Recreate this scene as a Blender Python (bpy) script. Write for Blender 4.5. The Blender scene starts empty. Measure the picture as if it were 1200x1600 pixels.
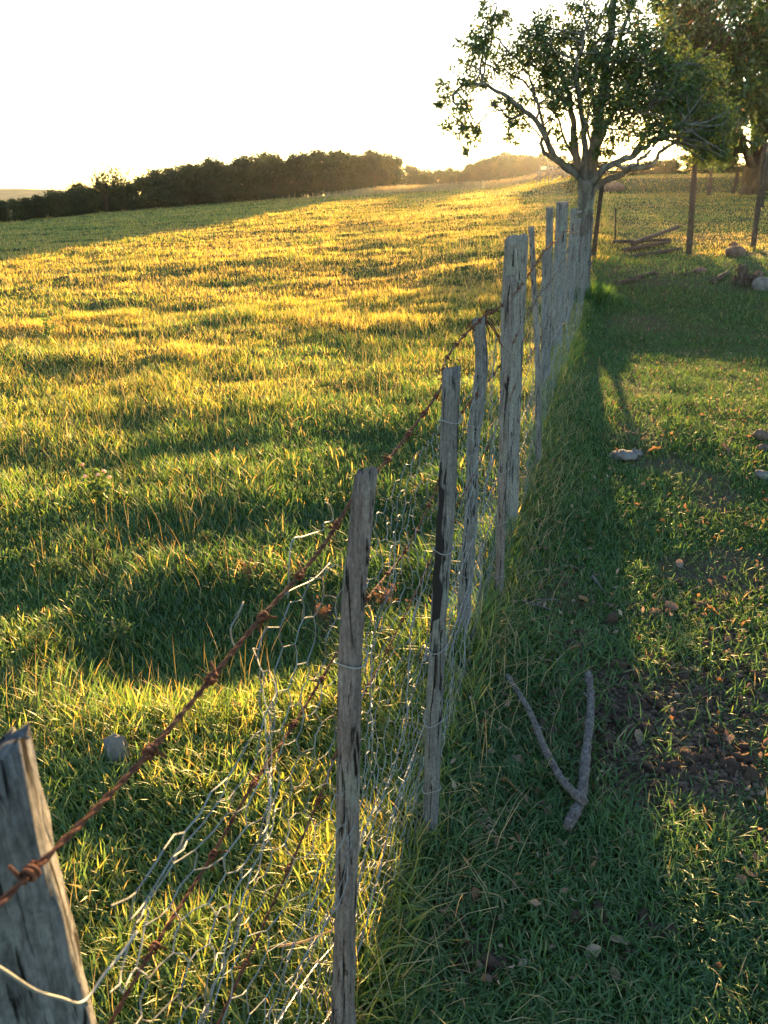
import bpy, math, random
import numpy as np
from mathutils import Vector

random.seed(7)
rng = np.random.default_rng(11)
SC = bpy.context.scene
COL = SC.collection
R = math.radians

# ------------------------------------------------------------------ camera
PITCH, CAM_H, F = 22.2, 1.62, 1200.0          # F in photo pixels (photo is 1200 x 1600)
cam_d = bpy.data.cameras.new('camera')
cam = bpy.data.objects.new('camera', cam_d)
COL.objects.link(cam)
cam.location = (0, 0, CAM_H)
cam.rotation_euler = (R(90 - PITCH), 0, 0)
cam_d.sensor_fit = 'HORIZONTAL'
cam_d.sensor_width = 36.0
cam_d.lens = 36.0 * F / 1200.0
cam_d.clip_start, cam_d.clip_end = 0.02, 6000
cam_d.dof.use_dof = True
cam_d.dof.focus_distance = 3.2
cam_d.dof.aperture_fstop = 15.0
SC.camera = cam

cp, sp = math.cos(R(PITCH)), math.sin(R(PITCH))
def ray(px, py):
    a, b = (px - 600) / F, (800 - py) / F
    d = np.array([a, cp + b * sp, -sp + b * cp])
    return d / np.linalg.norm(d)
def at_y(px, py, y):                            # the point of a sight line at distance y in front of the camera
    d = ray(px, py)
    return np.array([0, 0, CAM_H]) + d * (y / d[1])

# ------------------------------------------------------------------ sky, sun, exposure
SUN_DIR = ray(897, 188)
SUN_EL = math.asin(SUN_DIR[2])
SUN_AZ = math.atan2(SUN_DIR[0], SUN_DIR[1])     # clockwise from +Y
w = bpy.data.worlds.new('World'); SC.world = w; w.use_nodes = True
nt = w.node_tree
bg = nt.nodes['Background']
sky = nt.nodes.new('ShaderNodeTexSky'); sky.sky_type = 'NISHITA'
sky.sun_disc = False
sky.sun_elevation = SUN_EL; sky.sun_rotation = SUN_AZ
sky.air_density = 1.0; sky.dust_density = .2; sky.ozone_density = 1.8
nt.links.new(sky.outputs[0], bg.inputs[0])
bg.inputs[1].default_value = 0.095
sun_d = bpy.data.lights.new('sun', 'SUN'); sun = bpy.data.objects.new('sun', sun_d); COL.objects.link(sun)
sun_d.energy = 5.0; sun_d.angle = R(0.53); sun_d.color = (1.0, 0.63, 0.25)
sun.rotation_euler = Vector(SUN_DIR).to_track_quat('Z', 'Y').to_euler()
SC.view_settings.view_transform = 'Standard'
SC.view_settings.look = 'None'
SC.view_settings.exposure = 2.85
SC.view_settings.gamma = 1.0
SC.view_settings.use_curve_mapping = False
SC.render.film_transparent = False
cy = SC.cycles
cy.max_bounces = 6; cy.diffuse_bounces = 3; cy.glossy_bounces = 2; cy.transmission_bounces = 4
cy.transparent_max_bounces = 4; cy.volume_bounces = 1
cy.use_denoising = True
cy.caustics_reflective = False; cy.caustics_refractive = False

# ------------------------------------------------------------------ noise
def _h(ix, iy, s):
    n = (ix.astype(np.int64) * 374761393 + iy.astype(np.int64) * 668265263 + s * 974711) & 0x7fffffff
    n = ((n ^ (n >> 13)) * 1274126177) & 0x7fffffff
    return ((n ^ (n >> 16)) & 0xffff) / 65535.0
def noise2(x, y, s=0):
    x = np.asarray(x, float); y = np.asarray(y, float)
    ix, iy = np.floor(x), np.floor(y)
    fx, fy = x - ix, y - iy
    fx, fy = fx * fx * (3 - 2 * fx), fy * fy * (3 - 2 * fy)
    a, b = _h(ix, iy, s), _h(ix + 1, iy, s)
    c, d = _h(ix, iy + 1, s), _h(ix + 1, iy + 1, s)
    return (a * (1 - fx) + b * fx) * (1 - fy) + (c * (1 - fx) + d * fx) * fy
def fbm(x, y, s=0, o=3):
    t, a, n = 0, 1.0, 0
    for k in range(o):
        t = t + a * noise2(x * 2 ** k, y * 2 ** k, s + k * 17); n += a; a *= .5
    return t / n
def smooth(a, b, x):
    t = np.clip((x - a) / (b - a), 0, 1)
    return t * t * (3 - 2 * t)

# ------------------------------------------------------------------ terrain
FX0, FK = -0.38, 0.287                          # the fence runs along x = FX0 + FK * y
def fence_side(x, y): return x - (FX0 + FK * y)
def terrain(x, y):
    x = np.asarray(x, float); y = np.asarray(y, float)
    r = np.hypot(x, y) + 1e-6
    az = np.degrees(np.arctan2(x, y))
    s = np.interp(az, [-60, -40, -26.6, -20, -10, 0, 10, 14, 25, 60], [-.02, -.012, -.0035, .007, .021, .035, .039, .044, .046, .03])
    ramp = np.where(r < 10, 0, np.minimum(r, 72) - 10)
    ramp = np.where((r > 8) & (r < 12), (r - 8) ** 2 / 8, ramp)
    z = s * ramp
    z = z + (.10 * smooth(3.4, 6.0, r) - .08 * smooth(6.2, 9.6, r) + .34 * smooth(9.2, 15.5, r)) * smooth(-3, 12, az)  # includes a low hump shaped for a sunlit far side and shaded near side
    bank = smooth(43.0, 46.5, r) * smooth(7, 13, az) * .62
    z = z + bank * (1 - smooth(30, 60, az))
    z = z - .028 * np.clip(r - 80, 0, 60) * smooth(-4, 2, az)
    z = z + 3.0 * np.exp(-(((x - 24) / 17) ** 2 + ((y - 128) / 22) ** 2))
    fs = fence_side(x, y)
    left = smooth(.4, -.6, fs)
    amp = .25 + .75 * left
    fade = smooth(.8, 3.2, r) * (1 - smooth(90, 140, r))
    m = (fbm(x / 1.5 + 3, y / .95, 3, 3) - .5)
    z = z + fade * amp * (.13 * m + .11 * (fbm(x / .55 + 5, y / .5, 9, 3) - .5) * smooth(.35, .65, noise2(x / 2.1, y / 2.3, 13)))
    z = z + fade * .09 * (noise2(x / 4.3, y / 5, 5) - .5)
    z = z - .17 * (.1 + .8 * noise2(x / .75, y / .65, 19)) * np.exp(-((r + 1.5 * (noise2(x / .8 + 4, y / .9, 29) - .5) - 3.0) / 1.1) ** 2) * smooth(.1, -.9, fs)  # dip shaped to put the near field into broken shade
    z = z + .05 * np.exp(-(fs / .35) ** 2) * smooth(1, 3, r) * (r < 40)
    return z
def tz(x, y): return float(terrain(np.array([x]), np.array([y]))[0])
def ground(px, py, tmax=400):
    d = ray(px, py); t = .3; o = np.array([0, 0, CAM_H])
    ts = np.geomspace(.4, tmax, 3000)
    P = o + ts[:, None] * d
    below = P[:, 2] < terrain(P[:, 0], P[:, 1])
    i = int(np.argmax(below)) if below.any() else len(ts) - 1
    a, b = ts[max(i - 1, 0)], ts[i]
    for _ in range(25):
        m = (a + b) / 2; p = o + m * d
        if p[2] < tz(p[0], p[1]): b = m
        else: a = m
    p = o + b * d
    return np.array([p[0], p[1], tz(p[0], p[1])])
def fence_pt(px, py, off=0.0):
    d = ray(px, py)                             # x = FX0+off+FK*y  with  x = d0 t, y = d1 t
    t = (FX0 + off) / (d[0] - FK * d[1])
    return np.array([0, 0, CAM_H]) + d * t

# ------------------------------------------------------------------ mesh helpers
class MB:
    def __init__(s): s.v, s.f, s.a, s.n = [], [], [], 0
    def add(s, v, f, a=None):
        v = np.asarray(v, float); s.v.append(v)
        s.f.append([tuple(i + s.n for i in q) for q in f]); s.n += len(v)
        s.a.append(np.zeros(len(v)) if a is None else np.broadcast_to(a, (len(v),)))
    def build(s, name, mat, parent=None, smooth_=True, origin=None):
        me = bpy.data.meshes.new(name)
        V = np.concatenate(s.v)
        if origin is not None: V = V - np.asarray(origin)
        me.from_pydata(V.tolist(), [], [q for f in s.f for q in f])
        at = me.attributes.new('tint', 'FLOAT', 'POINT'); at.data.foreach_set('value', np.concatenate(s.a).astype(np.float32))
        if smooth_: me.polygons.foreach_set('use_smooth', [True] * len(me.polygons))
        me.materials.append(mat)
        return link(name, me, parent, origin)
def link(name, me, parent=None, origin=None):
    o = bpy.data.objects.new(name, me); COL.objects.link(o)
    if origin is not None: o.location = origin
    if parent is not None: o.parent = parent
    return o
def fast_mesh(name, V, loops, sizes, mat, attrs=None, smooth_=False):
    me = bpy.data.meshes.new(name)
    me.vertices.add(len(V)); me.vertices.foreach_set('co', V.astype(np.float32).ravel())
    me.loops.add(len(loops)); me.loops.foreach_set('vertex_index', loops.astype(np.int32))
    st = np.concatenate([[0], np.cumsum(sizes)[:-1]]).astype(np.int32)
    me.polygons.add(len(sizes)); me.polygons.foreach_set('loop_start', st)
    if smooth_: me.polygons.foreach_set('use_smooth', np.ones(len(sizes), bool))
    for k, a in (attrs or {}).items():
        at = me.attributes.new(k, 'FLOAT', 'POINT'); at.data.foreach_set('value', a.astype(np.float32))
    me.materials.append(mat); me.update(calc_edges=True)
    return me
def tag(o, label=None, cat=None, group=None, kind=None):
    for k, v in (('label', label), ('category', cat), ('group', group), ('kind', kind)):
        if v: o[k] = v
    return o
def empty(name, loc, label=None, cat=None, group=None):
    o = bpy.data.objects.new(name, None); COL.objects.link(o); o.location = tuple(loc); o.empty_display_size = .1
    return tag(o, label, cat, group)
def resample(pts, n):
    pts = np.asarray(pts, float)
    if len(pts) > 2:                            # Catmull-Rom, then even spacing
        P = np.vstack([2 * pts[0] - pts[1], pts, 2 * pts[-1] - pts[-2]]); out = []
        for i in range(1, len(P) - 2):
            t = np.linspace(0, 1, 12, endpoint=False)[:, None]
            p0, p1, p2, p3 = P[i - 1], P[i], P[i + 1], P[i + 2]
            out.append(.5 * (2 * p1 + (p2 - p0) * t + (2 * p0 - 5 * p1 + 4 * p2 - p3) * t ** 2 + (3 * p1 - p0 - 3 * p2 + p3) * t ** 3))
        pts = np.vstack(out + [pts[-1:]])
    L = np.concatenate([[0], np.cumsum(np.linalg.norm(np.diff(pts, axis=0), axis=1))])
    u = np.linspace(0, L[-1], n)
    return np.stack([np.interp(u, L, pts[:, k]) for k in range(pts.shape[1])], 1)
def frames(P):
    T = np.gradient(P, axis=0); T /= np.linalg.norm(T, axis=1)[:, None] + 1e-12
    up = np.array([0, 0, 1.]) if abs(T[0][2]) < .9 else np.array([1., 0, 0])
    n = np.cross(T[0], up); n /= np.linalg.norm(n); N = [n]
    for i in range(1, len(P)):
        n = N[-1] - T[i] * np.dot(N[-1], T[i]); n /= np.linalg.norm(n) + 1e-12; N.append(n)
    N = np.array(N); return T, N, np.cross(T, N)
def tube(P, r, n=6, cap=True, lump=0.0, seed=0):
    P = np.asarray(P, float); m = len(P); r = np.broadcast_to(np.asarray(r, float), (m,))
    T, N, B = frames(P)
    a = np.linspace(0, 2 * math.pi, n, endpoint=False)
    rr = np.repeat(r[:, None], n, 1)
    if lump:
        g = np.random.default_rng(seed)
        rr = rr * (1 + lump * (g.random((m, n)) - .5) + lump * (g.random((m, 1)) - .5) + lump * (g.random((1, n)) - .5))
    V = P[:, None, :] + rr[:, :, None] * (np.cos(a)[None, :, None] * N[:, None, :] + np.sin(a)[None, :, None] * B[:, None, :])
    V = V.reshape(-1, 3)
    i = np.arange(m - 1)[:, None] * n; j = np.arange(n)[None, :]; k = (j + 1) % n
    F_ = np.stack([i + j, i + k, i + n + k, i + n + j], -1).reshape(-1, 4).tolist()
    if cap: F_ += [list(range(n))[::-1], list(range((m - 1) * n, m * n))]
    return V, F_

# ------------------------------------------------------------------ materials
def new_mat(name):
    m = bpy.data.materials.new(name); m.use_nodes = True
    n = m.node_tree; n.nodes.clear()
    out = n.nodes.new('ShaderNodeOutputMaterial')
    return m, n, out
def N(n, t, **kw):
    x = n.nodes.new(t)
    for k, v in kw.items():
        if k.startswith('i_'): x.inputs[k[2:].replace('_', ' ')].default_value = v
        else: setattr(x, k, v)
    return x
def ramp(n, fac, stops):
    c = n.nodes.new('ShaderNodeValToRGB'); e = c.color_ramp.elements
    while len(e) < len(stops): e.new(.5)
    for q, (p, col) in zip(e, stops):
        q.position = p; q.color = (*col, 1) if len(col) == 3 else col
    n.links.new(fac, c.inputs[0]); return c.outputs[0]
def leafy(name, stops, trans=1.0, gloss=.06, rough=.5, tcol=(1.42, 1.08, .55)):
    m, n, out = new_mat(name)
    at = N(n, 'ShaderNodeAttribute', attribute_name='tint')
    col = ramp(n, at.outputs['Fac'], stops)
    tc = N(n, 'ShaderNodeMix', data_type='RGBA', blend_type='MULTIPLY'); tc.inputs[0].default_value = 1
    n.links.new(col, tc.inputs[6]); tc.inputs[7].default_value = (*[trans * c for c in tcol], 1)
    d = N(n, 'ShaderNodeBsdfDiffuse'); t = N(n, 'ShaderNodeBsdfTranslucent'); g = N(n, 'ShaderNodeBsdfGlossy'); g.inputs['Roughness'].default_value = rough
    n.links.new(col, d.inputs[0]); n.links.new(tc.outputs[2], t.inputs[0])
    g.inputs[0].default_value = (.8, .8, .75, 1)
    a = N(n, 'ShaderNodeAddShader'); n.links.new(d.outputs[0], a.inputs[0]); n.links.new(t.outputs[0], a.inputs[1])
    mx = N(n, 'ShaderNodeMixShader'); mx.inputs[0].default_value = gloss
    n.links.new(a.outputs[0], mx.inputs[1]); n.links.new(g.outputs[0], mx.inputs[2])
    n.links.new(mx.outputs[0], out.inputs[0]); return m
def princ(n, out, col, rough=.8, bump=None, strength=.4, dist=.01, metal=0.0, spec=.3):
    p = N(n, 'ShaderNodeBsdfPrincipled'); p.inputs['Roughness'].default_value = rough; p.inputs['Metallic'].default_value = metal
    p.inputs['Specular IOR Level'].default_value = spec
    if hasattr(col, 'is_linked') or not isinstance(col, tuple): n.links.new(col, p.inputs['Base Color'])
    else: p.inputs['Base Color'].default_value = (*col, 1)
    if bump is not None:
        b = N(n, 'ShaderNodeBump'); b.inputs['Strength'].default_value = strength; b.inputs['Distance'].default_value = dist
        n.links.new(bump, b.inputs['Height']); n.links.new(b.outputs[0], p.inputs['Normal'])
    n.links.new(p.outputs[0], out.inputs[0]); return p
def coords(n, scale, kind='Object'):
    tc = N(n, 'ShaderNodeTexCoord'); mp = N(n, 'ShaderNodeMapping'); mp.inputs['Scale'].default_value = scale
    n.links.new(tc.outputs[kind], mp.inputs[0]); return mp.outputs[0]
def noise(n, vec, scale, detail=4, rough=.6, dist=0.0):
    x = N(n, 'ShaderNodeTexNoise'); x.inputs['Scale'].default_value = scale; x.inputs['Detail'].default_value = detail
    x.inputs['Roughness'].default_value = rough; x.inputs['Distortion'].default_value = dist
    n.links.new(vec, x.inputs['Vector']); return x.outputs['Fac']
def mix(n, f, a, b, blend='MIX'):
    m = N(n, 'ShaderNodeMix', data_type='RGBA', blend_type=blend)
    if isinstance(f, (int, float)): m.inputs[0].default_value = f
    else: n.links.new(f, m.inputs[0])
    for s, i in ((a, 6), (b, 7)):
        if isinstance(s, tuple): m.inputs[i].default_value = (*s, 1)
        else: n.links.new(s, m.inputs[i])
    return m.outputs[2]
def wood(name, dark, mid, light, lichen=(.30, .34, .28), lichen_amt=.5, crack=.42, k=1.0):
    m, n, out = new_mat(name)
    v = coords(n, (1, 1, .09))
    g = noise(n, v, 150 * k, 8, .78, .8)
    v2 = coords(n, (1, 1, .12))
    big = noise(n, v2, 30 * k, 4, .6, .4)
    col = ramp(n, g, [(.28, dark), (.5, mid), (.72, light)])
    col = mix(n, ramp(n, big, [(.35, (0, 0, 0)), (.65, (1, 1, 1))]), mix(n, .55, col, dark), col)
    v3 = coords(n, (1, 1, .35))
    li = noise(n, v3, 22 * k, 5, .65)
    lm = ramp(n, li, [(.5, (0, 0, 0)), (.68, (lichen_amt,) * 3)])
    col = mix(n, lm, col, lichen)
    cr = noise(n, coords(n, (1, 1, .07)), 75 * k, 5, .6, 1.6)
    cm = ramp(n, cr, [(crack - .05, (1, 1, 1)), (crack, (0, 0, 0))])
    col = mix(n, cm, col, (.018, .015, .013))
    sp_ = noise(n, coords(n, (1, 1, .5)), 240 * k, 4, .7)
    col = mix(n, .55, col, mix(n, 1.0, col, ramp(n, sp_, [(.30, (.45, .43, .42)), (.58, (1.75, 1.75, 1.78))]), 'MULTIPLY'))
    hsum = N(n, 'ShaderNodeMath', operation='SUBTRACT'); n.links.new(g, hsum.inputs[0]); n.links.new(cm, hsum.inputs[1])
    princ(n, out, col, .88, hsum.outputs[0], .9, .008, spec=.15); return m

M = {}
M['wood_grey'] = wood('weathered_grey_wood', (.09, .085, .085), (.21, .20, .20), (.34, .33, .32))
M['wood_brown'] = wood('weathered_brown_wood', (.10, .078, .072), (.25, .21, .20), (.38, .34, .325), lichen_amt=.35)
M['wood_near'] = wood('weathered_split_wood', (.07, .07, .075), (.20, .20, .205), (.36, .36, .35), lichen=(.34, .38, .36), lichen_amt=.6, crack=.41, k=.7)
M['wood_pale'] = wood('pale_stripped_wood', (.12, .11, .10), (.28, .26, .24), (.40, .385, .355), lichen_amt=.45)
M['wood_dark'] = wood('dark_brown_wood', (.03, .022, .018), (.075, .055, .045), (.14, .11, .09), lichen_amt=.15)  # darkest brown of the wood tones
M['log'] = wood('fallen_pole_wood', (.035, .024, .018), (.085, .062, .048), (.15, .115, .09), lichen_amt=.2)
m, n, out = new_mat('burnt_stain')
princ(n, out, (.02, .018, .018), .9); M['char'] = m
m, n, out = new_mat('rusty_wire')
v = coords(n, (1, 1, 1)); f = noise(n, v, 90, 4)
princ(n, out, ramp(n, f, [(.35, (.075, .025, .014)), (.6, (.20, .075, .04)), (.75, (.30, .17, .12))]), .85, f, .5, .002, .2); M['rust'] = m
m, n, out = new_mat('galvanised_wire')
f = noise(n, coords(n, (1, 1, 1)), 60, 3)
princ(n, out, ramp(n, f, [(.35, (.13, .13, .135)), (.65, (.36, .37, .38))]), .5, None, metal=.55); M['galv'] = m
m, n, out = new_mat('dull_netting_wire')
f = noise(n, coords(n, (1, 1, 1)), 14, 3)
princ(n, out, ramp(n, f, [(.35, (.14, .125, .12)), (.60, (.32, .345, .37))]), .55, None, metal=.25); M['net'] = m
m, n, out = new_mat('tie_wire'); princ(n, out, (.33, .33, .32), .55, None, metal=.4); M['tie'] = m

def bark(name, a, b, c, sc=1.0, lich=.5):
    m, n, out = new_mat(name)
    f = noise(n, coords(n, (1, 1, .22)), 16 * sc, 6, .7, .5)
    col = ramp(n, f, [(.3, a), (.5, b), (.7, c)])
    l = noise(n, coords(n, (1, 1, .6)), 6 * sc, 5, .7)
    col = mix(n, ramp(n, l, [(.52, (0, 0, 0)), (.64, (lich,) * 3)]), col, (.33, .34, .30))
    princ(n, out, col, .92, f, .8, .03, spec=.1); return m
M['bark'] = bark('lichened_bark', (.05, .045, .04), (.13, .12, .11), (.24, .22, .20), 1.0, .7)
M['bark_dark'] = bark('dark_bark', (.025, .02, .015), (.07, .05, .04), (.13, .10, .08), .6, .1)
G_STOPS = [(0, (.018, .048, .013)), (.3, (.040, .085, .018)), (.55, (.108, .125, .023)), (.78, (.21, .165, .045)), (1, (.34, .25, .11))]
M['grass'] = leafy('pasture_grass_blade', G_STOPS, 1.9)
T_STOPS = [(0, (.022, .065, .016)), (.4, (.046, .102, .022)), (.65, (.085, .122, .026)), (.85, (.15, .12, .06)), (1, (.26, .19, .12))]
M['turf'] = leafy('short_turf_blade', T_STOPS, 1.0)
M['straw'] = leafy('dry_stalk', [(0, (.12, .12, .04)), (.5, (.26, .19, .08)), (1, (.36, .26, .14))], .6, tcol=(1.2, 1.08, .7))
M['leaf'] = leafy('tree_leaf', [(0, (.022, .045, .016)), (.5, (.045, .085, .022)), (.85, (.09, .115, .025)), (.93, (.20, .10, .03)), (1, (.28, .12, .03))], .5, .04, .45)
M['leaf_deep'] = leafy('deep_green_leaf', [(0, (.012, .038, .012)), (.45, (.028, .075, .018)), (.75, (.06, .11, .022)), (.84, (.12, .13, .03)), (.93, (.25, .12, .03)), (1, (.32, .14, .03))], .6, .05, .4)
M['leaf_wood'] = leafy('woodland_leaf', [(0, (.018, .032, .018)), (.5, (.032, .052, .025)), (1, (.07, .08, .03))], .3, .02)
M['shrub'] = leafy('shrub_leaf', [(0, (.03, .07, .025)), (1, (.07, .13, .04))], .6, .03)
M['dry_leaf'] = leafy('fallen_leaf', [(0, (.10, .055, .035)), (.5, (.20, .12, .08)), (1, (.32, .24, .19))], .35, .04)
M['petal'] = leafy('pale_seed_head', [(0, (.45, .38, .34)), (1, (.55, .48, .42))], .7, .02)
m, n, out = new_mat('crumbly_soil')
f = noise(n, coords(n, (1, 1, 1)), 45, 6, .7)
princ(n, out, ramp(n, f, [(.3, (.09, .055, .042)), (.55, (.21, .135, .105)), (.75, (.32, .225, .185))]), .95, f, 1, .012, spec=.1); M['soil'] = m
m, n, out = new_mat('fieldstone')
f = noise(n, coords(n, (1, 1, 1)), 9, 6, .7)
princ(n, out, ramp(n, f, [(.3, (.10, .085, .08)), (.55, (.20, .18, .17)), (.75, (.30, .27, .25))]), .9, f, .8, .02, spec=.2); M['stone'] = m
m, n, out = new_mat('reddish_stone')
f = noise(n, coords(n, (1, 1, 1)), 9, 6, .7)
princ(n, out, ramp(n, f, [(.3, (.09, .05, .04)), (.55, (.19, .12, .095)), (.75, (.28, .20, .17))]), .9, f, .8, .02, spec=.2); M['redstone'] = m
m, n, out = new_mat('twig_bark')
f = noise(n, coords(n, (1, 1, 1)), 75, 7, .8, 1.0)
princ(n, out, ramp(n, f, [(.34, (.05, .04, .037)), (.5, (.19, .155, .145)), (.66, (.40, .35, .33))]), .9, f, 1.0, .01, spec=.1); M['twig'] = m

# ground: soil seen through the sward, with earthy patches where the attribute says the turf is worn
m, n, out = new_mat('pasture_ground')
at = N(n, 'ShaderNodeAttribute', attribute_name='worn')
v = coords(n, (1, 1, 1))
a = noise(n, v, 7, 6, .7); b = noise(n, v, .55, 4, .6); c_ = noise(n, v, 60, 4, .7)
gcol = ramp(n, a, [(.3, (.022, .042, .012)), (.5, (.040, .070, .018)), (.72, (.080, .088, .028))])
gcol = mix(n, ramp(n, b, [(.4, (0, 0, 0)), (.65, (.6, .6, .6))]), gcol, (.085, .085, .028))
scol = ramp(n, c_, [(.3, (.06, .038, .028)), (.55, (.14, .09, .07)), (.75, (.23, .16, .13))])
col = mix(n, at.outputs['Fac'], gcol, scol)
princ(n, out, col, .95, c_, .8, .02, spec=.05); M['ground'] = m
m, n, out = new_mat('far_hill_cover')
f = noise(n, coords(n, (1, 1, 1)), .05, 5, .6)
princ(n, out, ramp(n, f, [(.35, (.05, .07, .04)), (.65, (.11, .12, .06))]), .95, spec=.0); M['hill'] = m

# ------------------------------------------------------------------ worn soil field
worn_spots = []
for px, py, rad, amt in ((1010, 1130, .22, .9), (1080, 1180, .20, .9), (990, 1210, .16, .8), (1130, 1100, .18, .8), (900, 1050, .10, .6),
                         (1040, 1060, .15, .6), (1170, 1040, .14, .6), (1150, 415, .6, .7), (1060, 412, .6, .6), (1200, 405, .7, .7), (1010, 428, .7, .7),
                         (1110, 440, .6, .6), (960, 470, .3, .5), (975, 600, .25, .6), (990, 675, .2, .6), (700, 1420, .10, .5), (745, 1500, .10, .5),
                         (880, 930, .12, .5), (900, 560, .25, .4), (1000, 505, .4, .6), (1190, 600, .3, .4), (540, 960, .14, .7)):
    g_ = ground(px, py); worn_spots.append((g_[0], g_[1], rad, amt))
def worn(x, y):
    wv = np.zeros(np.shape(x))
    for a, b, r_, amt in worn_spots:
        d = np.hypot(x - a, (y - b) * .8) / r_
        wv = np.maximum(wv, amt * (1 - smooth(.6, 1.7, d + .9 * (fbm(x * 5 / r_ * .2, y * 5 / r_ * .2, 31, 3) - .5))))
    rt = smooth(.2, .8, fence_side(x, y))
    wv = np.maximum(wv, rt * .7 * smooth(.58, .70, fbm(x * 2.2, y * 2.2, 77, 3)) * (1 - .6 * smooth(5, 8, np.hypot(x, y))))
    return wv

# ------------------------------------------------------------------ ground sheet
def spaced(lim0, lim1, fine, grow, c=0.0):
    out_ = [c]; st = fine
    while out_[-1] < lim1: out_.append(out_[-1] + st); st = max(fine, (out_[-1] - c) * grow)
    neg = [c]; st = fine
    while neg[-1] > lim0: neg.append(neg[-1] - st); st = max(fine, (c - neg[-1]) * grow)
    return np.array(neg[:0:-1] + out_)
gx = spaced(-1500, 1500, .05, .016); gy = spaced(-40, 2500, .05, .011, .3)
X, Y = np.meshgrid(gx, gy); Z = terrain(X, Y)
V = np.stack([X, Y, Z], -1).reshape(-1, 3)
nx, ny = len(gx), len(gy)
i = np.arange(ny - 1)[:, None] * nx + np.arange(nx - 1)[None, :]
L = np.stack([i, i + 1, i + nx + 1, i + nx], -1).reshape(-1)
me = fast_mesh('ground', V, L, np.full(len(L) // 4, 4), M['ground'], {'worn': worn(X, Y).ravel()}, True)
tag(link('ground', me), kind='structure')
print('ground', len(V))

# far hills on the skyline
for k, (y0, x0, x1, h, sd) in enumerate(((1400, -1400, -380, 30, 4),)):
    xs = np.linspace(x0, x1, 90); ys = np.linspace(0, 1, 14)
    XX, TT = np.meshgrid(xs, ys)
    prof = np.sin(np.pi * np.clip((xs - x0) / (x1 - x0), 0, 1)) ** .7
    ZZ = -6 + (prof * h * (.7 + .5 * fbm(xs / 160, xs * 0, sd, 3)))[None, :] * np.sin(TT * np.pi) ** .8
    V = np.stack([XX, y0 + TT * 260, ZZ], -1).reshape(-1, 3)
    i = np.arange(13)[:, None] * 90 + np.arange(89)[None, :]
    L = np.stack([i, i + 1, i + 91, i + 90], -1).reshape(-1)
    tag(link('distant_hill', fast_mesh('distant_hill', V, L, np.full(len(L) // 4, 4), M['hill'], None, True)), kind='structure')

# ------------------------------------------------------------------ grass
def blades(x, y, h, wd, lean, tint, azl=None, seg3=True, z=None):
    n_ = len(x); z = terrain(x, y) - .006 if z is None else z
    az = rng.random(n_) * 2 * np.pi if azl is None else azl
    fa = az + np.pi / 2 + (rng.random(n_) - .5) * 1.6
    lx, ly = np.cos(az), np.sin(az); wx, wy = np.cos(fa), np.sin(fa)
    tw = (rng.random(n_) - .5) * .6
    lev = [(0, 1.0), (.38, .92), (.74, .62)] if seg3 else [(0, 1.0), (.55, .8)]
    rows = []
    def cen(t):
        hh = h * t
        return x + lx * lean * h * t ** 1.8, y + ly * lean * h * t ** 1.8, z + hh * np.sqrt(np.maximum(1 - (lean * t * .72) ** 2, .08))
    for t, ww in lev:
        cx, cyy, cz = cen(t); q = wd * ww * .5
        rows.append(np.stack([cx - wx * q, cyy - wy * q, cz - tw * q], 1)); rows.append(np.stack([cx + wx * q, cyy + wy * q, cz + tw * q], 1))
    rows.append(np.stack(cen(1.0), 1))
    m_ = len(rows); V_ = np.stack(rows, 1).reshape(-1, 3)
    pat, sz = [], []
    for s_ in range(len(lev) - 1): pat += [2 * s_, 2 * s_ + 1, 2 * s_ + 3, 2 * s_ + 2]; sz.append(4)
    k_ = 2 * (len(lev) - 1); pat += [k_, k_ + 1, k_ + 2]; sz.append(3)
    L_ = (np.arange(n_)[:, None] * m_ + np.array(pat)[None, :]).reshape(-1)
    return V_, L_, np.tile(sz, n_), np.repeat(tint, m_)
def merge(name, parts, mat, label, cat):
    V_, L_, S_, T_, off = [], [], [], [], 0
    for v, l, s, t in parts:
        V_.append(v); L_.append(l + off); S_.append(s); T_.append(t); off += len(v)
    V_ = np.concatenate(V_); print(name, len(V_))
    me = fast_mesh(name, V_, np.concatenate(L_), np.concatenate(S_), mat, {'tint': np.concatenate(T_)}, False)
    return tag(link(name, me), label, cat, kind='stuff')
def polar(n_, r0, r1, a0, a1, k=1.0):
    u = rng.random(n_); r = (r0 + k) * ((r1 + k) / (r0 + k)) ** u - k
    a = np.radians(a0 + (a1 - a0) * rng.random(n_))
    return r * np.sin(a), r * np.cos(a) - .75
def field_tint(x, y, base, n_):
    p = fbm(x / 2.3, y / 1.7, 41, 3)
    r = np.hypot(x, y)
    return np.clip(base + .6 * (p - .5) + .20 * rng.standard_normal(n_) * .6 + .37 * smooth(2.5, 14, r), 0, 1)

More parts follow.
